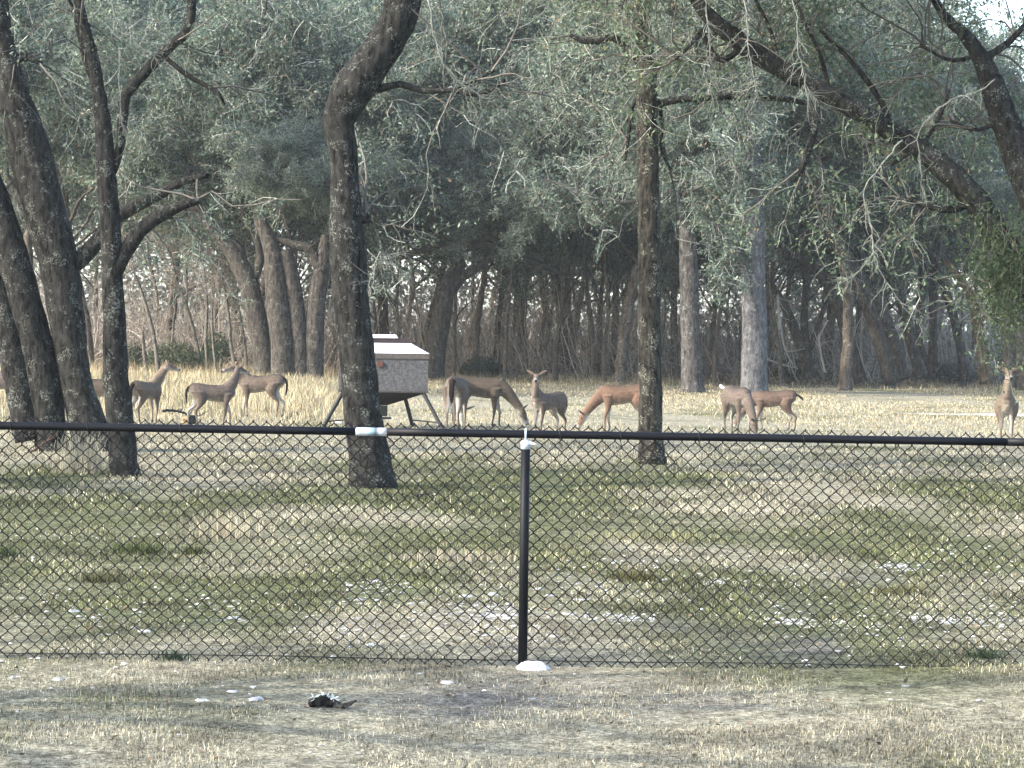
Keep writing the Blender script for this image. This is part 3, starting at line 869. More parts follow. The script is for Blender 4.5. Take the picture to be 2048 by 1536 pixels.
# pale fallen boughs in the woods
def fallen(label, pts, d, r, col, name="fallen_branch"):
    q = catmull(np.array([P(x, y, d) for x, y in pts]), 5 * len(pts))
    q[:, 1] += np.linspace(0, 0.6, len(q))
    q += rng.normal(0, 0.006, q.shape)
    b = q[0].copy(); b[2] = 0
    mb = MB(); tube(mb, q, np.linspace(r, r * 0.4, len(q)), 7, col, 0.2)
    sp, tg = along(q[None], rng.uniform(0.2, 0.95, (1, 6)))
    L = grow(sp[0], tg[0] + rng.normal(0, 0.6, (6, 3)), rng.uniform(3, 9, 6) * r * 2, 5, 0.25, 0)
    tubes(mb, L, np.linspace(1, .4, 5)[None] * np.full((6, 1), r * 0.4), 4, col)
    tag(mb.build(name, M_TWIG, None, b), label, "branch", "fallen boughs")


fallen("bleached bough propped upright right of the pale grey trunk", [(1560, 660), (1556, 590), (1562, 640), (1570, 690), (1590, 732)], 100, 0.06, (0.30, 0.30, 0.28))
fallen("bleached bough lying flat right of the pale grey trunk", [(1530, 716), (1560, 728), (1600, 737)], 99, 0.05, (0.28, 0.26, 0.23))
fallen("dead pale stick leaning in the undergrowth at right", [(1650, 745), (1640, 680), (1660, 640)], 103, 0.05, (0.38, 0.34, 0.30))
fallen("fallen reddish branch lying at the foot of the leaning oak", [(-30, 930), (20, 918), (55, 905), (78, 888), (92, 880)], 37.2, 0.028, (0.07, 0.045, 0.038))
fallen("dead branch lying in the dry grass left of the grey deer", [(325, 822), (345, 822), (365, 828), (384, 838)], 50, 0.03, (0.05, 0.045, 0.04))


# ------------------------------------------------------------------ deer
def loft(mb_list, secs, col_fn, sides=14):
    """secs: (centre, half width, half height, up axis, side axis)"""
    V = []; C = []
    ang = np.linspace(0, 2 * math.pi, sides, endpoint=False)
    for (c, rw, rh, up, side) in secs:
        ring = np.asarray(c) + np.outer(np.cos(ang) * rw, side) + np.outer(np.sin(ang) * rh, up)
        V.append(ring); C.append(col_fn(ring, np.sin(ang), np.asarray(c)))
    V = np.concatenate(V); C = np.concatenate(C)
    n = len(secs)
    i, j = np.meshgrid(np.arange(n - 1), np.arange(sides), indexing='ij')
    a = i * sides + j; b = i * sides + (j + 1) % sides
    quads = np.stack([a, b, b + sides, a + sides], -1).reshape(-1, 4)
    V = np.vstack([V, secs[0][0], secs[-1][0]]); C = np.vstack([C, C[0], C[-1]])
    tris = []
    for k in range(sides):
        tris.append((n * sides, (k + 1) % sides, k)); tris.append((n * sides + 1, (n - 1) * sides + k, (n - 1) * sides + (k + 1) % sides))
    mb_list.add(V, quads, tris, C)


YA = np.array([0, 1.0, 0]); ZA = np.array([0, 0, 1.0])


def chain(mb, pts, rw, rh, col_fn, n=None, sides=14):
    """smooth loft along a bent path"""
    pts = np.asarray(pts, float)
    n = n or 4 * len(pts)
    q = catmull(np.column_stack([pts, rw, rh]), n)
    tg = unit(np.gradient(q[:, :3], axis=0))
    secs = []
    for k in range(n):
        side = unit(np.cross(ZA if abs(tg[k][2]) < 0.97 else np.array([1.0, 0, 0]), tg[k]))
        up = np.cross(tg[k], side)
        secs.append((q[k, :3], max(q[k, 3], 0.004), max(q[k, 4], 0.004), up, side))
    loft(mb, secs, col_fn, sides)


def deer(label, px, py, yaw, scale, pose="graze", coat=(0.17, 0.12, 0.085), tail="down", antlers=0, turn=0.0, stride=0.0, belly=1.0, neck=None, head_dir=None, dist=None):
    base = G(px, py) if dist is None else P(px, py, dist)
    base[2] = float(gh(base[0], base[1]))
    root = empty("deer", base, yaw); root.scale = (scale,) * 3
    tag(root, label, "deer", "deer in the meadow")
    coat = np.asarray(coat, float); coat = (coat * 0.72 + coat.mean() * 0.28 * np.array([1.08, 1.0, 0.92])) * 0.62; dark = coat * 0.62; pale = np.array([0.36, 0.32, 0.27]); white = np.array([0.55, 0.53, 0.50])
    mb = MB()

    def body_col(ring, s, c):
        t = np.clip((-s - 0.55) * 3.0, 0, 1)[:, None] * belly
        topd = np.clip((s - 0.45) * 1.8, 0, 1)[:, None]
        o = coat * (1 - topd) + dark * 0.75 * topd
        t = t * 0.75
        return o * (1 - t) + pale * t
    S = [(-0.485, 0.745, .03, .05), (-0.46, 0.735, .085, .105), (-0.40, 0.725, .125, .140), (-0.29, 0.712, .145, .160), (-0.12, 0.682, .145, .162), (0.06, 0.662, .148, .172),
         (0.20, 0.660, .140, .182), (0.31, 0.675, .120, .170), (0.40, 0.69, .085, .125), (0.45, 0.70, .045, .07)]
    loft(mb, [(np.array([x, 0, z]), rw, rh, ZA, YA) for x, z, rw, rh in S], body_col, 18)
    # neck and head
    if neck is None:
        if pose == "graze":
            neck = [(0.30, 0, 0.72), (0.46, 0, 0.60), (0.60, 0.02, 0.44), (0.70, 0.03, 0.31)]
        elif pose == "low":
            neck = [(0.30, 0, 0.72), (0.44, 0.02, 0.56), (0.53, 0.04, 0.40), (0.58, 0.06, 0.27)]
        else:
            neck = [(0.28, 0, 0.73), (0.40, 0, 0.88), (0.475, 0, 1.04), (0.50, 0, 1.16)]
    neck = [np.array(p, float) for p in neck]
    if turn:
        for k in range(2, 4):
            neck[k][1] += 0.10 * math.sin(turn) * (k - 1)

    def neck_col(ring, s, c):
        t = np.clip((-s - 0.6) * 2.5, 0, 1)[:, None]
        return coat * (1 - t * 0.35) + pale * t * 0.35
    chain(mb, neck, [.10, .082, .066, .058], [.155, .115, .085, .070], neck_col, 14)
    if head_dir is None:
        head_dir = (0.42, 0, -0.90) if pose == "graze" else (0.2, 0.1, -0.97) if pose == "low" else (math.cos(turn) * 0.95, math.sin(turn) * 0.95, -0.28)
    hd = unit(np.array(head_dir, float)); hb = neck[-1]

    def head_col(ring, s, c):
        f = np.dot(c - hb, hd) / 0.30
        o = np.tile(coat * 1.02, (len(s), 1))
        under = np.clip((-s - 0.3) * 3, 0, 1)[:, None]
        o = o * (1 - under * 0.7) + white * under * 0.7
        if f > 0.72: o = o * 0.45 + white * 0.35
        if f > 0.93: o[:] = 0.025
        return o
    pts = [hb - hd * 0.03, hb + hd * 0.05, hb + hd * 0.12, hb + hd * 0.19, hb + hd * 0.25, hb + hd * 0.30]
    chain(mb, pts, [.05, .064, .056, .040, .034, .024], [.055, .072, .064, .048, .040, .028], head_col, 16)
    side = unit(np.cross(ZA, hd)) if abs(hd[2]) < 0.98 else np.array([0, 1.0, 0])
    upv = np.cross(hd, side)
    if upv[2] < 0 and pose == "up": upv = -upv
    # ears
    for sg in (1, -1):
        r0 = hb + hd * 0.01 + side * sg * 0.045 + upv * 0.045
        ed = unit(side * sg * 0.85 + upv * 0.45 - hd * 0.15)
        es = unit(np.cross(ed, hd)); en = np.cross(ed, es)
        secs = [(r0 + ed * 0.18 * t, w, 0.012, hd, unit(np.cross(ed, hd))) for t, w in ((0, .02), (.25, .037), (.55, .043), (.8, .028), (1, .008))]
        loft(mb, secs, lambda ring, s, c: np.tile(coat * 0.75, (len(s), 1)) * np.where(s > 0, 1.9, 0.8)[:, None], 8)
    # legs
    def leg(pts, r, inner):
        zs = np.asarray(pts)[:, 2]

        def lc(ring, s, c):
            o = np.tile(coat * 0.95, (len(s), 1))
            if c[2] < 0.055: o[:] = 0.02
            elif c[2] < 0.42:
                o = o * 1.15
            inn = np.clip(-np.sign(inner) * (ring[:, 1] - c[1]) / 0.03, 0, 1)[:, None] * (0.75 if c[2] > 0.2 else 0.3)
            return o * (1 - inn) + white * 0.75 * inn
        pts = np.asarray(pts, float)
        n = 18
        q = catmull(np.column_stack([pts, r]), n)
        secs = [(q[k, :3], q[k, 3] * 0.85, q[k, 3], np.array([1.0, 0, 0]), YA) for k in range(n)]
        loft(mb, secs, lc, 10)
    for sg in (1, -1):
        o = stride * sg
        y = 0.085 * sg
        leg([(0.29, y * 0.9, 0.66), (0.27, y, 0.53), (0.275 + o * 0.3, y, 0.42), (0.30 + o * 0.7, y, 0.27), (0.295 + o * 0.9, y, 0.16), (0.285 + o, y, 0.065), (0.31 + o, y, 0.0)],
            [.10, .075, .048, .030, .020, .020, .027], sg)
        o = -stride * sg
        leg([(-0.31, y * 0.85, 0.70), (-0.25 + o * 0.2, y * 1.1, 0.55), (-0.30 + o * 0.4, y * 1.05, 0.42), (-0.415 + o * 0.8, y, 0.31), (-0.405 + o * 0.9, y, 0.19), (-0.395 + o, y, 0.065), (-0.365 + o, y, 0.0)],
            [.15, .115, .068, .036, .023, .021, .027], sg)
    # tail
    def tail_col(ring, s, c):
        o = np.tile(np.array([0.013, 0.010, 0.009]), (len(s), 1))
        edge = (s > 0.62)[:, None]
        return np.where(edge, white * 0.8, o) if tail != "flag" else np.where((s < 0)[:, None], white, np.array([0.12, 0.085, 0.06]))
    tp = {"down": [(-0.455, 0, 0.80), (-0.50, 0, 0.78), (-0.535, 0, 0.68), (-0.53, 0, 0.53), (-0.51, 0, 0.44)],
          "flag": [(-0.455, 0, 0.80), (-0.55, 0, 0.80), (-0.64, 0, 0.80), (-0.74, 0, 0.83), (-0.80, 0, 0.87)],
          "out": [(-0.455, 0, 0.78), (-0.52, 0, 0.75), (-0.57, 0, 0.71), (-0.61, 0, 0.67), (-0.63, 0, 0.65)]}[tail]
    tq = catmull(np.column_stack([np.array(tp), [.028, .042, .050, .040, .012]]), 12)
    tgt = unit(np.gradient(tq[:, :3], axis=0))
    loft(mb, [(tq[k, :3], tq[k, 3], max(0.016, tq[k, 3] * 0.5), unit(np.cross(tgt[k], YA)), YA) for k in range(12)], tail_col, 10)

    # one continuous skin
    src_v = np.concatenate(mb.v); src_c = np.concatenate(mb.c)
    tmp = link("deer_draft", mb.mesh("deer_draft", None))
    md = tmp.modifiers.new("remesh", 'REMESH'); md.mode = 'VOXEL'; md.voxel_size = 0.0125
    sm = tmp.modifiers.new("smooth", 'SMOOTH'); sm.factor = 0.5; sm.iterations = 3
    dg = bpy.context.evaluated_depsgraph_get()
    me = bpy.data.meshes.new_from_object(tmp.evaluated_get(dg))
    bpy.data.objects.remove(tmp)
    me.name = "deer_body"
    nv = len(me.vertices)
    co = np.empty(nv * 3, np.float32); me.vertices.foreach_get("co", co); co = co.reshape(-1, 3).astype(float)
    cc = np.empty((nv, 3))
    s2 = (src_v ** 2).sum(1)
    for k in range(0, nv, 4000):
        blk = co[k:k + 4000]
        dm = s2[None] - 2 * blk @ src_v.T
        idx = np.argpartition(dm, 3, axis=1)[:, :3]
        w = 1 / (np.take_along_axis(dm, idx, 1) + (blk ** 2).sum(1)[:, None] + 1e-4)
        cc[k:k + 4000] = (src_c[idx] * w[..., None]).sum(1) / w.sum(1)[:, None]
    for a in list(me.color_attributes): me.color_attributes.remove(a)
    at = me.color_attributes.new("Col", 'FLOAT_COLOR', 'POINT')
    at.data.foreach_set("color", np.concatenate([cc, np.ones((nv, 1))], 1).astype(np.float32).ravel())
    me.materials.clear(); me.materials.append(M_DEER)
    me.polygons.foreach_set("use_smooth", np.ones(len(me.polygons), bool))
    link("body", me, root)
    # eyes
    for sg in (1, -1):
        e = MB(); c = hb + hd * 0.085 + side * sg * 0.054 + upv * 0.028
        tube(e, [c - side * sg * 0.012, c + side * sg * 0.001, c + side * sg * 0.008], [0.012, 0.013, 0.006], 8, (0.01, 0.008, 0.006))
        e.build("eye", M_HORN, root)
    if antlers:
        for sg in (1, -1):
            a = MB(); A = antlers
            r0 = hb + hd * 0.02 + side * sg * 0.03 + upv * 0.06
            mk = lambda l: [r0 + (side * sg * s_ + upv * u_ + hd * f_) * A for s_, u_, f_ in l]
            q = catmull(mk([(0, 0, 0), (.10, .10, -.06), (.19, .20, -.03), (.21, .29, .06), (.17, .34, .15)]), 16)
            tube(a, q, np.linspace(0.011, 0.004, 16), 6, (0.20, 0.17, 0.13))
            for k, l in ((5, .12), (8, .13), (11, .10)):
                tube(a, [q[k], q[k] + (upv * l * 0.6 + hd * l * 0.25) * A, q[k] + (upv * l + hd * l * 0.5) * A], [0.008, 0.006, 0.002], 5, (0.36, 0.35, 0.28))
            a.build("antler", M_HORN, root)
    return root


R = math.radians
GREY = (0.165, 0.125, 0.10); BROWN = (0.175, 0.128, 0.095); ORANGE = (0.235, 0.132, 0.082); PINK = (0.24, 0.18, 0.145); DARK = (0.11, 0.085, 0.062)
# yaw: 0 faces right, 90 faces away, 180 faces left, -90 faces the camera
deer("pale deer cut off by the left edge, grazing beside the leaning oak", -6, 838, R(188), 1.10, "graze", PINK, "down")
deer("dark brown deer half hidden between the leaning oak and the slim oak", 200, 847, R(172), 0.98, "graze", DARK, "down")
deer("deer seen from behind beside the slim oak, head raised to the right", 292, 846, R(62), 0.92, "up", (0.21, 0.15, 0.105), "down", turn=-0.75, stride=0.05)
deer("grey deer with a black and white tail, standing left of the brown deer", 425, 851, R(14), 0.92, "up", GREY, "down", antlers=0, turn=0.5, stride=0.08)
deer("brown deer facing left with a dark hanging tail, in the tall dry grass", 520, 834, R(176), 1.02, "up", BROWN, "down", turn=0.5, stride=-0.05,
     neck=[(0.28, 0, 0.73), (0.40, 0, 0.84), (0.47, 0, 0.93), (0.51, 0, 0.99)])
deer("deer showing its rump to the camera, right of the feeder", 913, 863, R(82), 1.15, "graze", (0.16, 0.125, 0.10), "down", stride=0.02)
deer("dark deer grazing to the right, behind the one showing its rump", 958, 853, R(-4), 1.12, "graze", (0.135, 0.10, 0.068), "down", stride=0.05)
deer("deer standing alert with its head up, facing the camera right of the post", 1096, 874, R(-130), 0.88, "up", (0.17, 0.125, 0.10), "down", antlers=0, turn=0.6, stride=0.02)
deer("orange brown deer grazing to the left, half behind the straight oak", 1246, 863, R(183), 1.02, "graze", ORANGE, "down", stride=0.05)
deer("grey deer grazing toward the camera with its tail held out", 1474, 869, R(-72), 1.04, "low", (0.17, 0.13, 0.105), "flag", stride=0.05)
deer("reddish deer grazing to the left behind the grey one with raised tail", 1546, 861, R(178), 0.90, "graze", (0.195, 0.125, 0.09), "out", stride=0.06)
deer("antlered deer facing the camera with raised head at the right edge", 2012, 892, R(-100), 1.04, "up", (0.20, 0.15, 0.105), "down", antlers=0.42, turn=0.12, stride=0.0)


# ------------------------------------------------------------------ game feeder
def box(mb, lo, hi, col):
    lo = np.asarray(lo, float); hi = np.asarray(hi, float)
    v = np.array([[x, y, z] for x in (lo[0], hi[0]) for y in (lo[1], hi[1]) for z in (lo[2], hi[2])])
    q = [(0, 1, 3, 2), (4, 6, 7, 5), (0, 4, 5, 1), (2, 3, 7, 6), (0, 2, 6, 4), (1, 5, 7, 3)]
    mb.add(v, q, None, col)


def frustum(mb, a, b, col):
    """a, b: (half x, half y, z)"""
    v = [(sx * r[0], sy * r[1], r[2]) for r in (a, b) for sx, sy in ((-1, -1), (1, -1), (1, 1), (-1, 1))]
    q = [(0, 3, 2, 1), (4, 5, 6, 7)] + [(k, (k + 1) % 4, 4 + (k + 1) % 4, 4 + k) for k in range(4)]
    mb.add(v, q, None, col)


def feeder():
    D = 49.5
    sc = D / F
    b = P(766, 800, D); b[2] = 0
    z = lambda y: P(766, y, D)[2]
    root = empty("game_feeder", b, R(3)); tag(root, "grey bark camouflage game feeder on black legs behind the crooked oak", "feeder")
    hw = 89 * sc; hd = 0.62
    m, nt, p = mat_new("bark_camouflage")
    n1 = noise(nt, 7, 5, 0.7, (1.0, 1.0, 1.7)); n2 = noise(nt, 28, 3, 0.6)
    vo = N(nt, "ShaderNodeTexVoronoi", feature='DISTANCE_TO_EDGE'); vo.inputs["Scale"].default_value = 9
    nt.links.new(mix(nt, 0.25, nt.nodes["Texture Coordinate"].outputs["Object"], n1.outputs["Color"]), vo.inputs["Vector"])
    c1 = ramp(nt, n2.outputs["Fac"], [(0.3, (0.030, 0.031, 0.033)), (0.5, (0.062, 0.063, 0.067)), (0.7, (0.105, 0.106, 0.108))])
    ve = ramp(nt, vo.outputs["Distance"], [(0.0, (0.22, 0.22, 0.22)), (0.09, (1, 1, 1))])
    c2 = mix(nt, 0.8, c1.outputs[0], ve.outputs[0], 'MULTIPLY')
    nt.links.new(c2, p.inputs["Base Color"]); p.inputs["Roughness"].default_value = 0.7
    M_RUST = attr_mat("feeder_steel", 0.6, 14, 0.35, spec=0.3)
    M_WHITE = attr_mat("feeder_roof", 0.45, 8, 0.08, spec=0.4)
    zt, zb = z(709), z(780)
    hb_ = MB(); frustum(hb_, (hw - 0.01, hd - .01, zb), (hw - 0.005, hd - .005, zt), (1, 1, 1)); hb_.build("hopper", m, root, smooth=False)
    tr = MB(); frustum(tr, (hw + .012, hd + .012, zt - 0.07), (hw + .015, hd + .015, zt + 0.028), (0.07, 0.06, 0.055)); tr.build("rim", M_RUST, root, smooth=False)
    t2 = MB()
    frustum(t2, (hw, hd, zb - 0.03), (hw, hd, zb - 0.002), (0.045, 0.04, 0.038)); t2.build("lower_rim", M_RUST, root, smooth=False)
    rf = MB(); frustum(rf, (hw + .012, hd + .012, zt + 0.030), (54 * sc, 0.36, z(686)), (0.56, 0.60, 0.65)); rf.build("roof", M_WHITE, root, smooth=False)
    ld = MB(); frustum(ld, (54 * sc, 0.34, z(686) + 0.002), (54 * sc, 0.34, z(676)), (0.03, 0.02, 0.022)); l_ = ld.build("lid_collar", M_RUST, root, smooth=False)
    l2 = MB(); frustum(l2, (0.38, 0.36, z(676) + 0.002), (0.34, 0.32, z(669)), (0.56, 0.59, 0.63)); o = l2.build("lid", M_WHITE, root, smooth=False)
    o.location.x = -0.12
    fu = MB(); frustum(fu, (0.09, 0.09, z(810)), (hw - .03, hd - .03, zb - 0.032), (0.007, 0.007, 0.007)); fu.build("funnel", M_RUST, root, smooth=False)
    mo = MB(); box(mo, (-0.085, -0.085, z(832)), (0.085, 0.085, z(811)), (0.03, 0.03, 0.03)); mo.build("spinner_box", M_RUST, root, smooth=False)
    sp = MB(); tube(sp, [(0, 0, z(838)), (0, 0, z(834))], 0.16, 16, (0.05, 0.05, 0.05)); sp.build("spinner_plate", M_RUST, root, smooth=False)
    ha = MB(); box(ha, (-0.12, -hd - 0.03, z(732)), (-0.02, -hd + 0.005, z(722)), (0.10, 0.035, 0.02)); ha.build("latch", M_RUST, root, smooth=False)
    for (x0, y0, x1, y1, zz) in ((hw - 0.10, -hd + .05, hw + 0.27, -hd - 0.25, zb - .02), (-hw + 0.10, -hd + .05, -hw - 0.27, -hd - 0.25, zb - .02),
                                 (hw - 0.42, hd - .10, hw - 0.26, hd + 0.10, zb - 0.12), (-hw + 0.42, hd - .10, -hw + 0.26, hd + 0.10, zb - 0.12)):
        lg = MB()
        q = np.array([[x0, y0, zz], [x1, y1, 0.0]])
        tube(lg, q, 0.036, 4, (0.008, 0.008, 0.008)); L = lg.build("leg", M_RUST, root, smooth=False)
        ft = MB(); box(ft, (x1 - .07, y1 - .07, 0.004), (x1 + .07, y1 + .07, 0.018), (0.03, 0.028, 0.026)); ft.build("foot", M_RUST, root, smooth=False)
    for sg in (1, -1):
        br = MB(); tube(br, [(sg * (hw + 0.235), -hd - 0.215, 0.12), (sg * (hw - 0.275), hd + 0.08, 0.12)], 0.014, 5, (0.02, 0.02, 0.02)); br.build("brace", M_RUST, root)


feeder()

# cut log by the buck
p = G(369, 850); lg = empty("cut_log", (p[0], p[1], 0), R(72)); tag(lg, "short cut log showing its ringed end at the feet of the grey deer", "log")
mb = MB(); tube(mb, [(-0.0, 0, 0.09), (0.25, 0.02, 0.09), (0.5, 0.05, 0.09)], [0.085, 0.088, 0.085], 14, (1.3, 1.2, 1.0), 0.08, False); mb.build("bark", M_BARK, lg)
mb = MB()
for k, (r0, c) in enumerate(((0.084, (0.20, 0.165, 0.10)), (0.055, (0.23, 0.18, 0.11)), (0.03, (0.09, 0.055, 0.03)))):
    tube(mb, [(-0.004 * (k + 1) - 0.004, 0, 0.09), (0.03, 0, 0.09)], r0, 14, c)
mb.build("cut_end", M_HORN, lg, smooth=False)

# ------------------------------------------------------------------ chain link fence
FD = 14.0
fc = P(1045, 1337, FD); FX = fc[0]
fence = empty("chain_link_fence", (FX, FD, 0)); tag(fence, "black chain link fence with a top rail crossing the whole foreground", "fence")
M_BLK = attr_mat("black_vinyl", 0.55, 25, 0.35, spec=0.18)
M_GALV = attr_mat("galvanised_steel", 0.38, 30, 0.3, spec=0.8)
RZ = 1.229
rail_z = lambda x: RZ - 0.0022 * x
for (x0, x1) in ((-4.2, -0.9), (-0.895, -0.7355), (-0.7305, 2.53), (2.535, 4.2)):
    mb = MB()
    sleeve = abs(x0 + 0.895) < 1e-6
    xs = np.linspace(x0, x1, 12 if not sleeve else 7)
    pts = np.stack([xs, np.zeros_like(xs) + 0.004 * np.sin(xs * 2), [rail_z(x) for x in xs]], 1)
    c = np.tile(np.array([0.003, 0.0036, 0.006]), (len(xs), 1))
    if sleeve:
        c = np.array([(0.46, 0.50, 0.54), (0.40, 0.44, 0.5), (0.5, 0.53, 0.58), (0.20, 0.32, 0.38), (0.05, 0.07, 0.09), (0.42, 0.46, 0.5), (0.45, 0.45, 0.48)])
    tube(mb, pts, 0.0215 if not sleeve else 0.0222, 14, c)
    o = mb.build("rail_sleeve" if sleeve else "top_rail", M_BLK if not sleeve else M_GALV, fence)
    if sleeve: o["label"] = "rail sleeve with its black paint worn to bare metal"
for px in (0.0, -3.05, 3.05):
    mb = MB(); tube(mb, [(px, 0, -0.05), (px, 0, 0.6), (px, 0, 1.165)], 0.0245, 16, (0.003, 0.0036, 0.0055)); post = mb.build("post", M_BLK, fence)
    mb = MB()
    tube(mb, [(px, 0, 1.150), (px, 0, 1.19), (px, 0, 1.199)], [0.0255, 0.025, 0.014], 16, (0.46, 0.51, 0.58))
    ang = np.linspace(0, 2 * math.pi, 20)
    tube(mb, np.stack([np.full(20, px), np.cos(ang) * 0.028, rail_z(px) + np.sin(ang) * 0.028], 1), 0.0055, 8, (0.48, 0.52, 0.56))
    if px == 0.0: tube(mb, [(px + 0.02, -0.01, 1.185), (px + 0.045, -0.012, 1.178), (px + 0.06, -0.012, 1.176)], [0.008, 0.008, 0.003], 6, (0.7, 0.72, 0.72))
    mb.build("loop_cap", M_GALV, fence)
# concrete footing
mb = MB()
nr, na = 6, 26
fv = []; 
for a_ in range(nr):
    t_ = a_ / (nr - 1)
    for b_ in range(na):
        an = 2 * math.pi * b_ / na
        rr = (1 - t_) * (1 + 0.30 * (vnoise(np.array([3 + 1.6 * math.cos(an)]), np.array([3 + 1.6 * math.sin(an)]), 8)[0] - 0.5))
        fv.append((0.05 + math.cos(an) * 0.105 * rr, -0.07 + math.sin(an) * 0.105 * rr, -0.01 + 0.045 * (1 - (1 - t_) ** 3) + rng.normal(0, 0.004)))
mb.add(fv, [(a_ * na + b_, a_ * na + (b_ + 1) % na, (a_ + 1) * na + (b_ + 1) % na, (a_ + 1) * na + b_) for a_ in range(nr - 1) for b_ in range(na)], None, (0.46, 0.46, 0.45))
mb.build("concrete_footing", M_STONE, fence, smooth=False)
# woven wires: each one zigzags between its neighbours
PW = 0.0355
nw = int(6.3 / PW)
for k in range(nw):
    x0 = -3.15 + k * PW; pts = []; nz = 36
    top = rng.normal(0, 0.002)
    for q in range(nz + 1):
        s_ = 1 if (q + k) % 2 else 0
        x = x0 + s_ * PW; z = 0.005 + q * 1.268 / nz
        u_, w_ = np.array([x * 1.7 + 9]), np.array([z * 2.3])
        dx = 0.030 * (fbm(u_, w_, 411, 3)[0] - 0.5) + rng.normal(0, 0.0006); dz = 0.030 * (fbm(u_, w_, 433, 3)[0] - 0.5) * min(1.0, z * 4) * min(1.0, (1.30 - z) * 4) + rng.normal(0, 0.0006)
        yo = (0.0035 if s_ else -0.0035) + 0.012 * (fbm(u_ * 0.5, w_ * 0.5, 455, 2)[0] - 0.5) * (1.2 - z)
        e = 0.0042 if s_ else -0.0042
        x = x - x0 + dx; z = z + dz + (top if q == nz else 0)
        pts += [(x - e * 0.3, yo, z - 0.0045), (x + e * 0.6, yo, z), (x - e * 0.3, yo, z + 0.0045)]
    mb = MB(); tube(mb, pts, 0.0027 * rng.uniform(0.9, 1.15), 4, (0.0022, 0.0021, 0.0022), cap=False)
    link("wire", mb.mesh("woven_wire", M_BLK), fence, (x0, 0.032, rail_z(x0) - RZ))
mb = MB(); xs = np.linspace(-4.2, 4.2, 60); tube(mb, np.stack([xs, np.full(60, 0.027), 0.03 + 0.008 * vnoise(xs * 1.5, xs * 0, 4)], 1), 0.0028, 5, (0.012, 0.012, 0.012)); mb.build("tension_wire", M_BLK, fence)
mbt = MB(); ang = np.linspace(0, 2 * math.pi, 12)
tube(mbt, np.stack([np.sin(ang * 2) * 0.004, np.cos(ang) * 0.028 + 0.006, np.sin(ang) * 0.027], 1), 0.0022, 4, (0.02, 0.02, 0.02), cap=False)
tube(mbt, [(0, 0.03, -0.02), (0.004, 0.028, -0.045), (0.012, 0.026, -0.062)], 0.002, 4, (0.02, 0.02, 0.02))
tm = mbt.mesh("tie_wire", M_BLK)
for x in np.arange(-2.75, 3.0, 0.47):
    link("tie_wire", tm, fence, (x + rng.normal(0, 0.05), 0, rail_z(x)))

# ------------------------------------------------------------------ grass
def blades(mb, x, y, h, w, lean, c0, c1):
    n = len(x)
    z = gh(x, y)
    a = rng.uniform(0, 2 * math.pi, n)
    sx, sy = np.cos(a), np.sin(a)
    la = rng.uniform(0, 2 * math.pi, n); l = h * lean * rng.random(n)
    hh = h * np.sqrt(np.clip(1 - (l / h) ** 2 * 0.8, 0.12, 1))
    b = np.stack([x, y, z - 0.004], 1)
    m = b + np.stack([np.cos(la) * l * 0.35, np.sin(la) * l * 0.35, hh * 0.6], 1)
    t = b + np.stack([np.cos(la) * l, np.sin(la) * l, hh], 1)
    s = np.stack([sx * w * 0.5, sy * w * 0.5, np.zeros(n)], 1)
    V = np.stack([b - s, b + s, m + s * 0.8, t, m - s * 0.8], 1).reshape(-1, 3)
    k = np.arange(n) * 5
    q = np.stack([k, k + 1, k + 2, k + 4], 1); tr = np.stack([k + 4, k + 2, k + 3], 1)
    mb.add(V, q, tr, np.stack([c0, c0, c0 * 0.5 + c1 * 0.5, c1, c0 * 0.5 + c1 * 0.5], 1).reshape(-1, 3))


def in_view(n, y0, y1, power=1.0, margin=0.6):
    y = y0 + (y1 - y0) * rng.random(n) ** power
    x = rng.uniform(-1, 1, n) * (0.2 * y + margin)
    return x, y


def grass_color(x, y, jitter=0.3, fresh=1.0):
    n = len(x)
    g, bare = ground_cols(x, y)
    tan = np.array([0.385, 0.345, 0.235]); pale = np.array([0.50, 0.485, 0.395]); gr = np.array([0.120, 0.128, 0.055])
    straw = tan * (1 - rng.random((n, 1)) * 0.5) + pale * rng.random((n, 1)) * 0.5
    isg = (rng.random(n) < g * 0.80 * fresh)[:, None]
    c = np.where(isg, gr * rng.uniform(0.7, 1.5, (n, 1)), straw * rng.uniform(0.40, 1.30, (n, 1)))
    c = np.where((rng.random(n) < 0.22)[:, None], c * 0.35, c)
    return c, bare


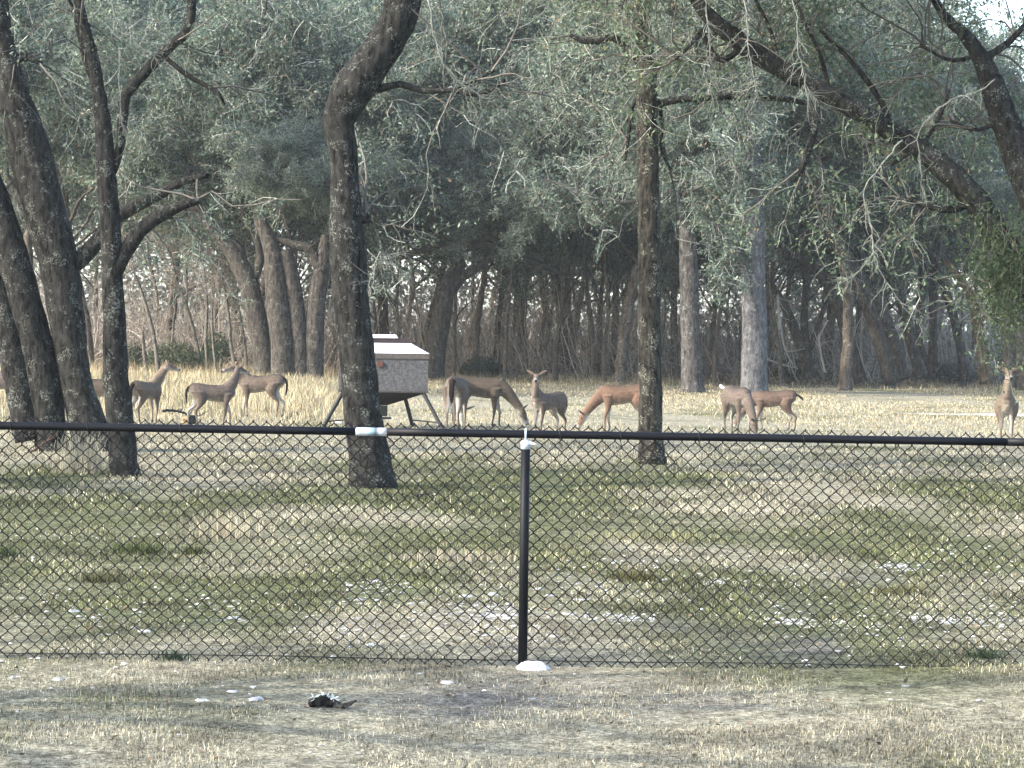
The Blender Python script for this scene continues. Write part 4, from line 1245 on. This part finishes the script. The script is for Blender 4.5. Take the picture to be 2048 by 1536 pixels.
def make_grass():
    mb = MB()
    for (n, y0, y1, h, w, lean) in ((230000, 9.6, 16.5, 0.026, 0.0038, 1.9), (95000, 9.6, 19.0, 0.022, 0.0052, 4.5), (130000, 16.5, 26, 0.034, 0.0075, 1.3), (95000, 26, 44, 0.048, 0.013, 1.0)):
        x, y = in_view(n, y0, y1)
        cl = fbm(x * 2.2, y * 1.4, 91, 3)
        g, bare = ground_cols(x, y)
        m = rng.random(n) < np.clip(0.35 + (cl - 0.38) * 4, 0.12, 1) * (1 - 0.65 * bare)
        x, y, cl = x[m], y[m], cl[m]
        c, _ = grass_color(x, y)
        c = c * (0.55 + 0.9 * np.clip((fbm(x * 3.1, y * 2.0, 301, 3) - 0.3) * 2.2, 0, 1))[:, None]
        hh = h * rng.uniform(0.5, 1.3, len(x)) * (0.6 + 1.1 * np.clip(cl - 0.25, 0, 1))
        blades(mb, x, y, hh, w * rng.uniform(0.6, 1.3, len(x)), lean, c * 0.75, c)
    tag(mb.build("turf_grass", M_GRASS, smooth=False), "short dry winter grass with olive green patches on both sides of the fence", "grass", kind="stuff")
    mb = MB()
    n = 230000
    x, y = in_view(n, 43, 104, 0.75, 2)
    px = 1024 + x / y * F
    tall = fbm(x * 0.25, y * 0.10, 33, 3)
    leftish = np.clip((760 - px) / 150, 0, 1) * np.clip((y - 50) / 8, 0, 1)
    rim = np.clip((y - 92) / 8, 0, 1)
    on_track = (np.abs(y - 64.5 - 0.5 * np.sin(x * 0.35)) < 1.7) & (x > 11)
    m = (rng.random(n) < np.clip(0.3 + (tall - 0.35) * 3 + leftish, 0.1, 1)) & ~(on_track & (rng.random(n) < 0.45))
    x, y, tall, leftish, rim = x[m], y[m], tall[m], leftish[m], rim[m]
    n = len(x)
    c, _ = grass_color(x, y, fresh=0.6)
    c = (c * 1.10 + 0.015) * np.array([1.08, 1.0, 0.86])
    rimc = np.array([0.22, 0.16, 0.10]) * rng.uniform(0.5, 1.4, (n, 1))
    c = np.where((rng.random(n) < rim * 0.5)[:, None], rimc, c)
    h = (0.05 + 0.08 * np.clip(tall - 0.3, 0, 1) + 0.36 * leftish + 0.26 * rim) * rng.uniform(0.5, 1.25, n)
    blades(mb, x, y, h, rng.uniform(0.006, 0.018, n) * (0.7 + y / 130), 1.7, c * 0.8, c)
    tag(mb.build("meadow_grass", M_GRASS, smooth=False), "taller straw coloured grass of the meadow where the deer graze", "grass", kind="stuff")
    # fallen oak leaves
    mb = MB(); n = 9000
    x, y = in_view(n, 9.6, 40, 0.8)
    cl = fbm(x * 0.9, y * 0.5, 140, 3)
    m = rng.random(n) < np.clip((cl - 0.38) * 4, 0.05, 1)
    x, y = x[m], y[m]; n = len(x)
    d = rng.normal(0, 1, (n, 3)) * np.array([1, 1, 0.35])
    leaves(mb, np.stack([x, y, gh(x, y) + 0.012 + 0.01 * rng.random(n)], 1), d, 0.030, np.array([0.125, 0.095, 0.068]) * rng.uniform(0.3, 1.6, (n, 1)))
    tag(mb.build("leaf_litter", M_LITTER, smooth=False), "brown fallen oak leaves scattered through the short grass", "leaf litter", kind="stuff")


make_grass()

# ------------------------------------------------------------------ stones
def stone_mesh(k, flat=0.5):
    t = (1 + 5 ** 0.5) / 2
    v = np.array([(-1, t, 0), (1, t, 0), (-1, -t, 0), (1, -t, 0), (0, -1, t), (0, 1, t), (0, -1, -t), (0, 1, -t), (t, 0, -1), (t, 0, 1), (-t, 0, -1), (-t, 0, 1)], float) / 1.9
    f = [(0, 11, 5), (0, 5, 1), (0, 1, 7), (0, 7, 10), (0, 10, 11), (1, 5, 9), (5, 11, 4), (11, 10, 2), (10, 7, 6), (7, 1, 8), (3, 9, 4), (3, 4, 2), (3, 2, 6), (3, 6, 8), (3, 8, 9), (4, 9, 5), (2, 4, 11), (6, 2, 10), (8, 6, 7), (9, 8, 1)]
    v = v * (1 + rng.normal(0, 0.24, (12, 1))) * np.array([1, 0.8, flat])
    return v, f


STV = [stone_mesh(k, rng.uniform(0.35, 0.6)) for k in range(6)]
STM = []
for v, f in STV:
    mb = MB(); mb.add(v, None, f, np.array([0.38, 0.38, 0.372]) * rng.uniform(0.6, 1.2, (12, 1))); STM.append(mb.mesh("limestone", M_STONE, smooth=False))


def stone(px, py, w, label, group, name="limestone_chip", cat="stone", flat=1.0):
    p = G(px, py)
    s = w * p[1] / F * 0.5
    o = link(name, STM[int(rng.integers(0, 6))], None, (p[0], p[1], float(gh(p[0], p[1])) - s * 0.06 * flat), rng.uniform(0, 6.28), (s, s, s * flat))
    tag(o, label, cat, group)


CH = "white limestone chip in the turf just beyond the fence"
clusters = [(960, 1235, 90, 40, 40), (1230, 1240, 90, 14, 22), (1590, 1240, 40, 10, 9), (1900, 1240, 110, 18, 26), (1800, 1132, 50, 14, 12), (1430, 1165, 30, 8, 5), (760, 1190, 90, 40, 18), (700, 1260, 110, 40, 26),
            (470, 1230, 90, 40, 12), (1040, 1285, 80, 30, 16), (1700, 1250, 120, 30, 10), (250, 1240, 150, 60, 10), (1150, 1180, 80, 30, 10)]
CP = ["in the pale patch left of the post", "in the patch just right of the post", "in the small patch in the right half", "in the streak near the right edge", "in the farther patch at right", "around the white slab right of the middle",
      "in the turf left of the squarish stone", "in the low patch left of the post near the fence foot", "in the turf near the left third", "at the foot of the post beyond the mesh", "near the fence foot at right", "scattered at the far left", "behind the post in the turf"]
for (cx, cy, sx, sy, n), cp in zip(clusters, CP):
    CH = "white limestone chip " + cp
    for k in range(n):
        stone(cx + rng.normal(0, sx * 0.55), cy + rng.normal(0, sy * 0.45), rng.uniform(7, 24) * (0.8 + 0.9 * (rng.random() < 0.15)), CH, "limestone chips beyond the fence", flat=0.8)
CF = "small pale stone lying on the bare turf in front of the fence"
for k in range(34):
    stone(rng.uniform(0, 2048), rng.uniform(1345, 1520), rng.uniform(7, 16), CF, "small stones in front of the fence", flat=0.8)
for (x, y, w, l) in ((116, 1361, 34, "flat white stone in front of the fence, leftmost of the larger ones"), (466, 1383, 34, "flat white stone left of the dark chunk of bark"), (404, 1404, 42, "wide white stone nearest the left of the bark chunk"),
                     (512, 1400, 40, "white stone just left of the dark bark chunk"), (896, 1366, 40, "thin white sliver of stone left of the post"), (838, 1348, 22, "small white stone at the fence foot left of the sliver"),
                     (1798, 1338, 20, "white stone at the fence foot on the right"), (1150, 1348, 16, "small white stone right of the concrete footing"), (985, 1196, 34, "squarish white stone beyond the fence left of the post"),
                     (1098, 1198, 32, "white stone beyond the fence right of the post"), (1162, 1206, 34, "thin flat white stone beyond the fence right of the post"), (1436, 1165, 44, "white slab of stone in the turf right of the middle"),
                     (676, 845, 34, "pale flat stone beside the left leg of the feeder"), (34, 862, 18, "bright white stone beyond the rail at the left edge")):
    stone(x, y, w, l, "larger white stones", "white_stone", flat=0.7)
# gravel too small to tell apart
mb = MB(); n = 1300
x, y = in_view(n, 12.5, 24, 0.8)
cl = fbm(x * 0.8, y * 0.45, 201, 3) + 0.20 * np.exp(-((y - 16.6) / 1.2) ** 2)
m = rng.random(n) < np.clip((cl - 0.50) * 5, 0.02, 1)
for xx, yy in zip(x[m], y[m]):
    v, f = STV[int(rng.integers(0, 6))]
    s = rng.uniform(0.006, 0.017)
    mb.add(v * s + np.array([xx, yy, float(gh(xx, yy)) + s * 0.5]), None, f, np.array([0.52, 0.51, 0.49]) * rng.uniform(0.6, 1.15))
for (cx, cy, sx, sy, n) in clusters:
    for k in range(n * 7):
        p = G(cx + rng.normal(0, sx * 0.55), cy + rng.normal(0, sy * 0.40))
        v, f = STV[int(rng.integers(0, 6))]
        s = rng.uniform(2.5, 7.5) * 0.5 * p[1] / F
        mb.add(v * s + np.array([p[0], p[1], float(gh(p[0], p[1])) + s * 0.5]), None, f, np.array([0.38, 0.38, 0.377]) * rng.uniform(0.35, 1.2))
tag(mb.build("gravel", M_STONE, smooth=False), "fine pale limestone gravel in the turf beyond the fence", "gravel", kind="stuff")

# dark chunk of bark on the turf
p = G(665, 1415)
bk = empty("bark_chunk", (p[0], p[1], float(gh(p[0], p[1])))); tag(bk, "dark lichened chunk of rotten branch on the turf in front of the fence", "branch")
mb = MB(); q = catmull(np.array([[-0.105, 0, 0.022], [-0.05, 0.01, 0.03], [0.0, 0, 0.022], [0.05, -0.01, 0.014], [0.115, 0, 0.034]]), 18)
tube(mb, q + rng.normal(0, 0.004, q.shape), np.interp(np.linspace(0, 1, 18), [0, .2, .5, 1], [0.020, 0.026, 0.018, 0.005]), 11, (1.3, 1.3, 1.35), 0.75); mb.build("bark", M_BARK, bk)
mb = MB()
for k in range(26):
    a = q[int(rng.integers(0, 11))] + np.array([rng.normal(0, .01), rng.normal(0, .012), 0.024])
    leaves(mb, a[None], rng.normal(0, 1, (1, 3)), 0.026, np.array([[0.45, 0.50, 0.48]]))
mb.build("lichen", M_LITTER, bk, smooth=False)
fallen("dark twig lying in the grass right of the crooked oak's foot", [(800, 1006), (830, 995), (852, 994), (890, 1003)], 28.5, 0.018, (0.03, 0.028, 0.025))  # thin dark streak tapering to the right, with short side strands

# tufts and dry weeds
def tuft(label, px, py, w, h, n, c, name="grass_tuft", cat="plant", lean=0.8, bw=0.006, group=None):
    p = G(px, py)
    root_xy = p[:2]
    x = root_xy[0] + rng.normal(0, w * 0.45, n); y = root_xy[1] + rng.normal(0, w * 0.35, n)
    cc = np.asarray(c) * rng.uniform(0.5, 1.4, (n, 1))
    mb = MB(); blades(mb, x, y, h * rng.uniform(0.4, 1.2, n), bw * rng.uniform(0.6, 1.3, n), lean, cc * 0.8, cc)
    b = (p[0], p[1], float(gh(p[0], p[1])))
    o = mb.build(name, M_GRASS, None, b, smooth=False); tag(o, label, cat, group)


GT = "green grass tufts"
tuft("dark green grass tuft beyond the fence, right of the bare patch at left", 285, 1103, 0.26, 0.11, 420, (0.06, 0.075, 0.025), group=GT)
tuft("small dark green tuft right of the larger one at left", 385, 1105, 0.12, 0.09, 200, (0.07, 0.08, 0.03), group=GT)
tuft("low brownish green tuft below the larger one at left", 200, 1155, 0.17, 0.08, 260, (0.07, 0.07, 0.03), group=GT)
tuft("dark tuft at the left edge beyond the fence", 8, 1115, 0.16, 0.10, 220, (0.05, 0.07, 0.03), group=GT)
tuft("olive tuft beyond the fence right of the post", 1268, 1165, 0.24, 0.10, 360, (0.085, 0.08, 0.03), group=GT)
tuft("olive tuft on the right beyond the fence", 1810, 1182, 0.25, 0.08, 300, (0.11, 0.105, 0.045), group=GT)
tuft("dark green tuft against the fence foot at right", 1965, 1328, 0.12, 0.06, 300, (0.045, 0.065, 0.03), bw=0.004, group=GT)
tuft("dark green weed at the fence foot left of the bark chunk", 345, 1318, 0.10, 0.06, 200, (0.06, 0.09, 0.05), bw=0.005, group=GT)
tuft("tall tan clump of dry weeds beyond the fence at left", 462, 1078, 0.34, 0.24, 240, (0.40, 0.36, 0.25), "dry_weeds", lean=0.7, bw=0.007, group="dry weeds")
tuft("broad tan patch of dry stems left of the post", 905, 1125, 0.55, 0.10, 520, (0.34, 0.30, 0.22), "dry_weeds", lean=0.9, bw=0.007, group="dry weeds")
tuft("yellow green patch of stems right of the post", 1330, 1075, 0.7, 0.08, 420, (0.25, 0.245, 0.13), "dry_weeds", lean=0.9, bw=0.008, group="dry weeds")
tuft("sprouting weeds at the foot of the leaning oak", 165, 945, 0.35, 0.55, 220, (0.34, 0.32, 0.24), "dry_weeds", lean=0.6, bw=0.010, group="dry weeds")
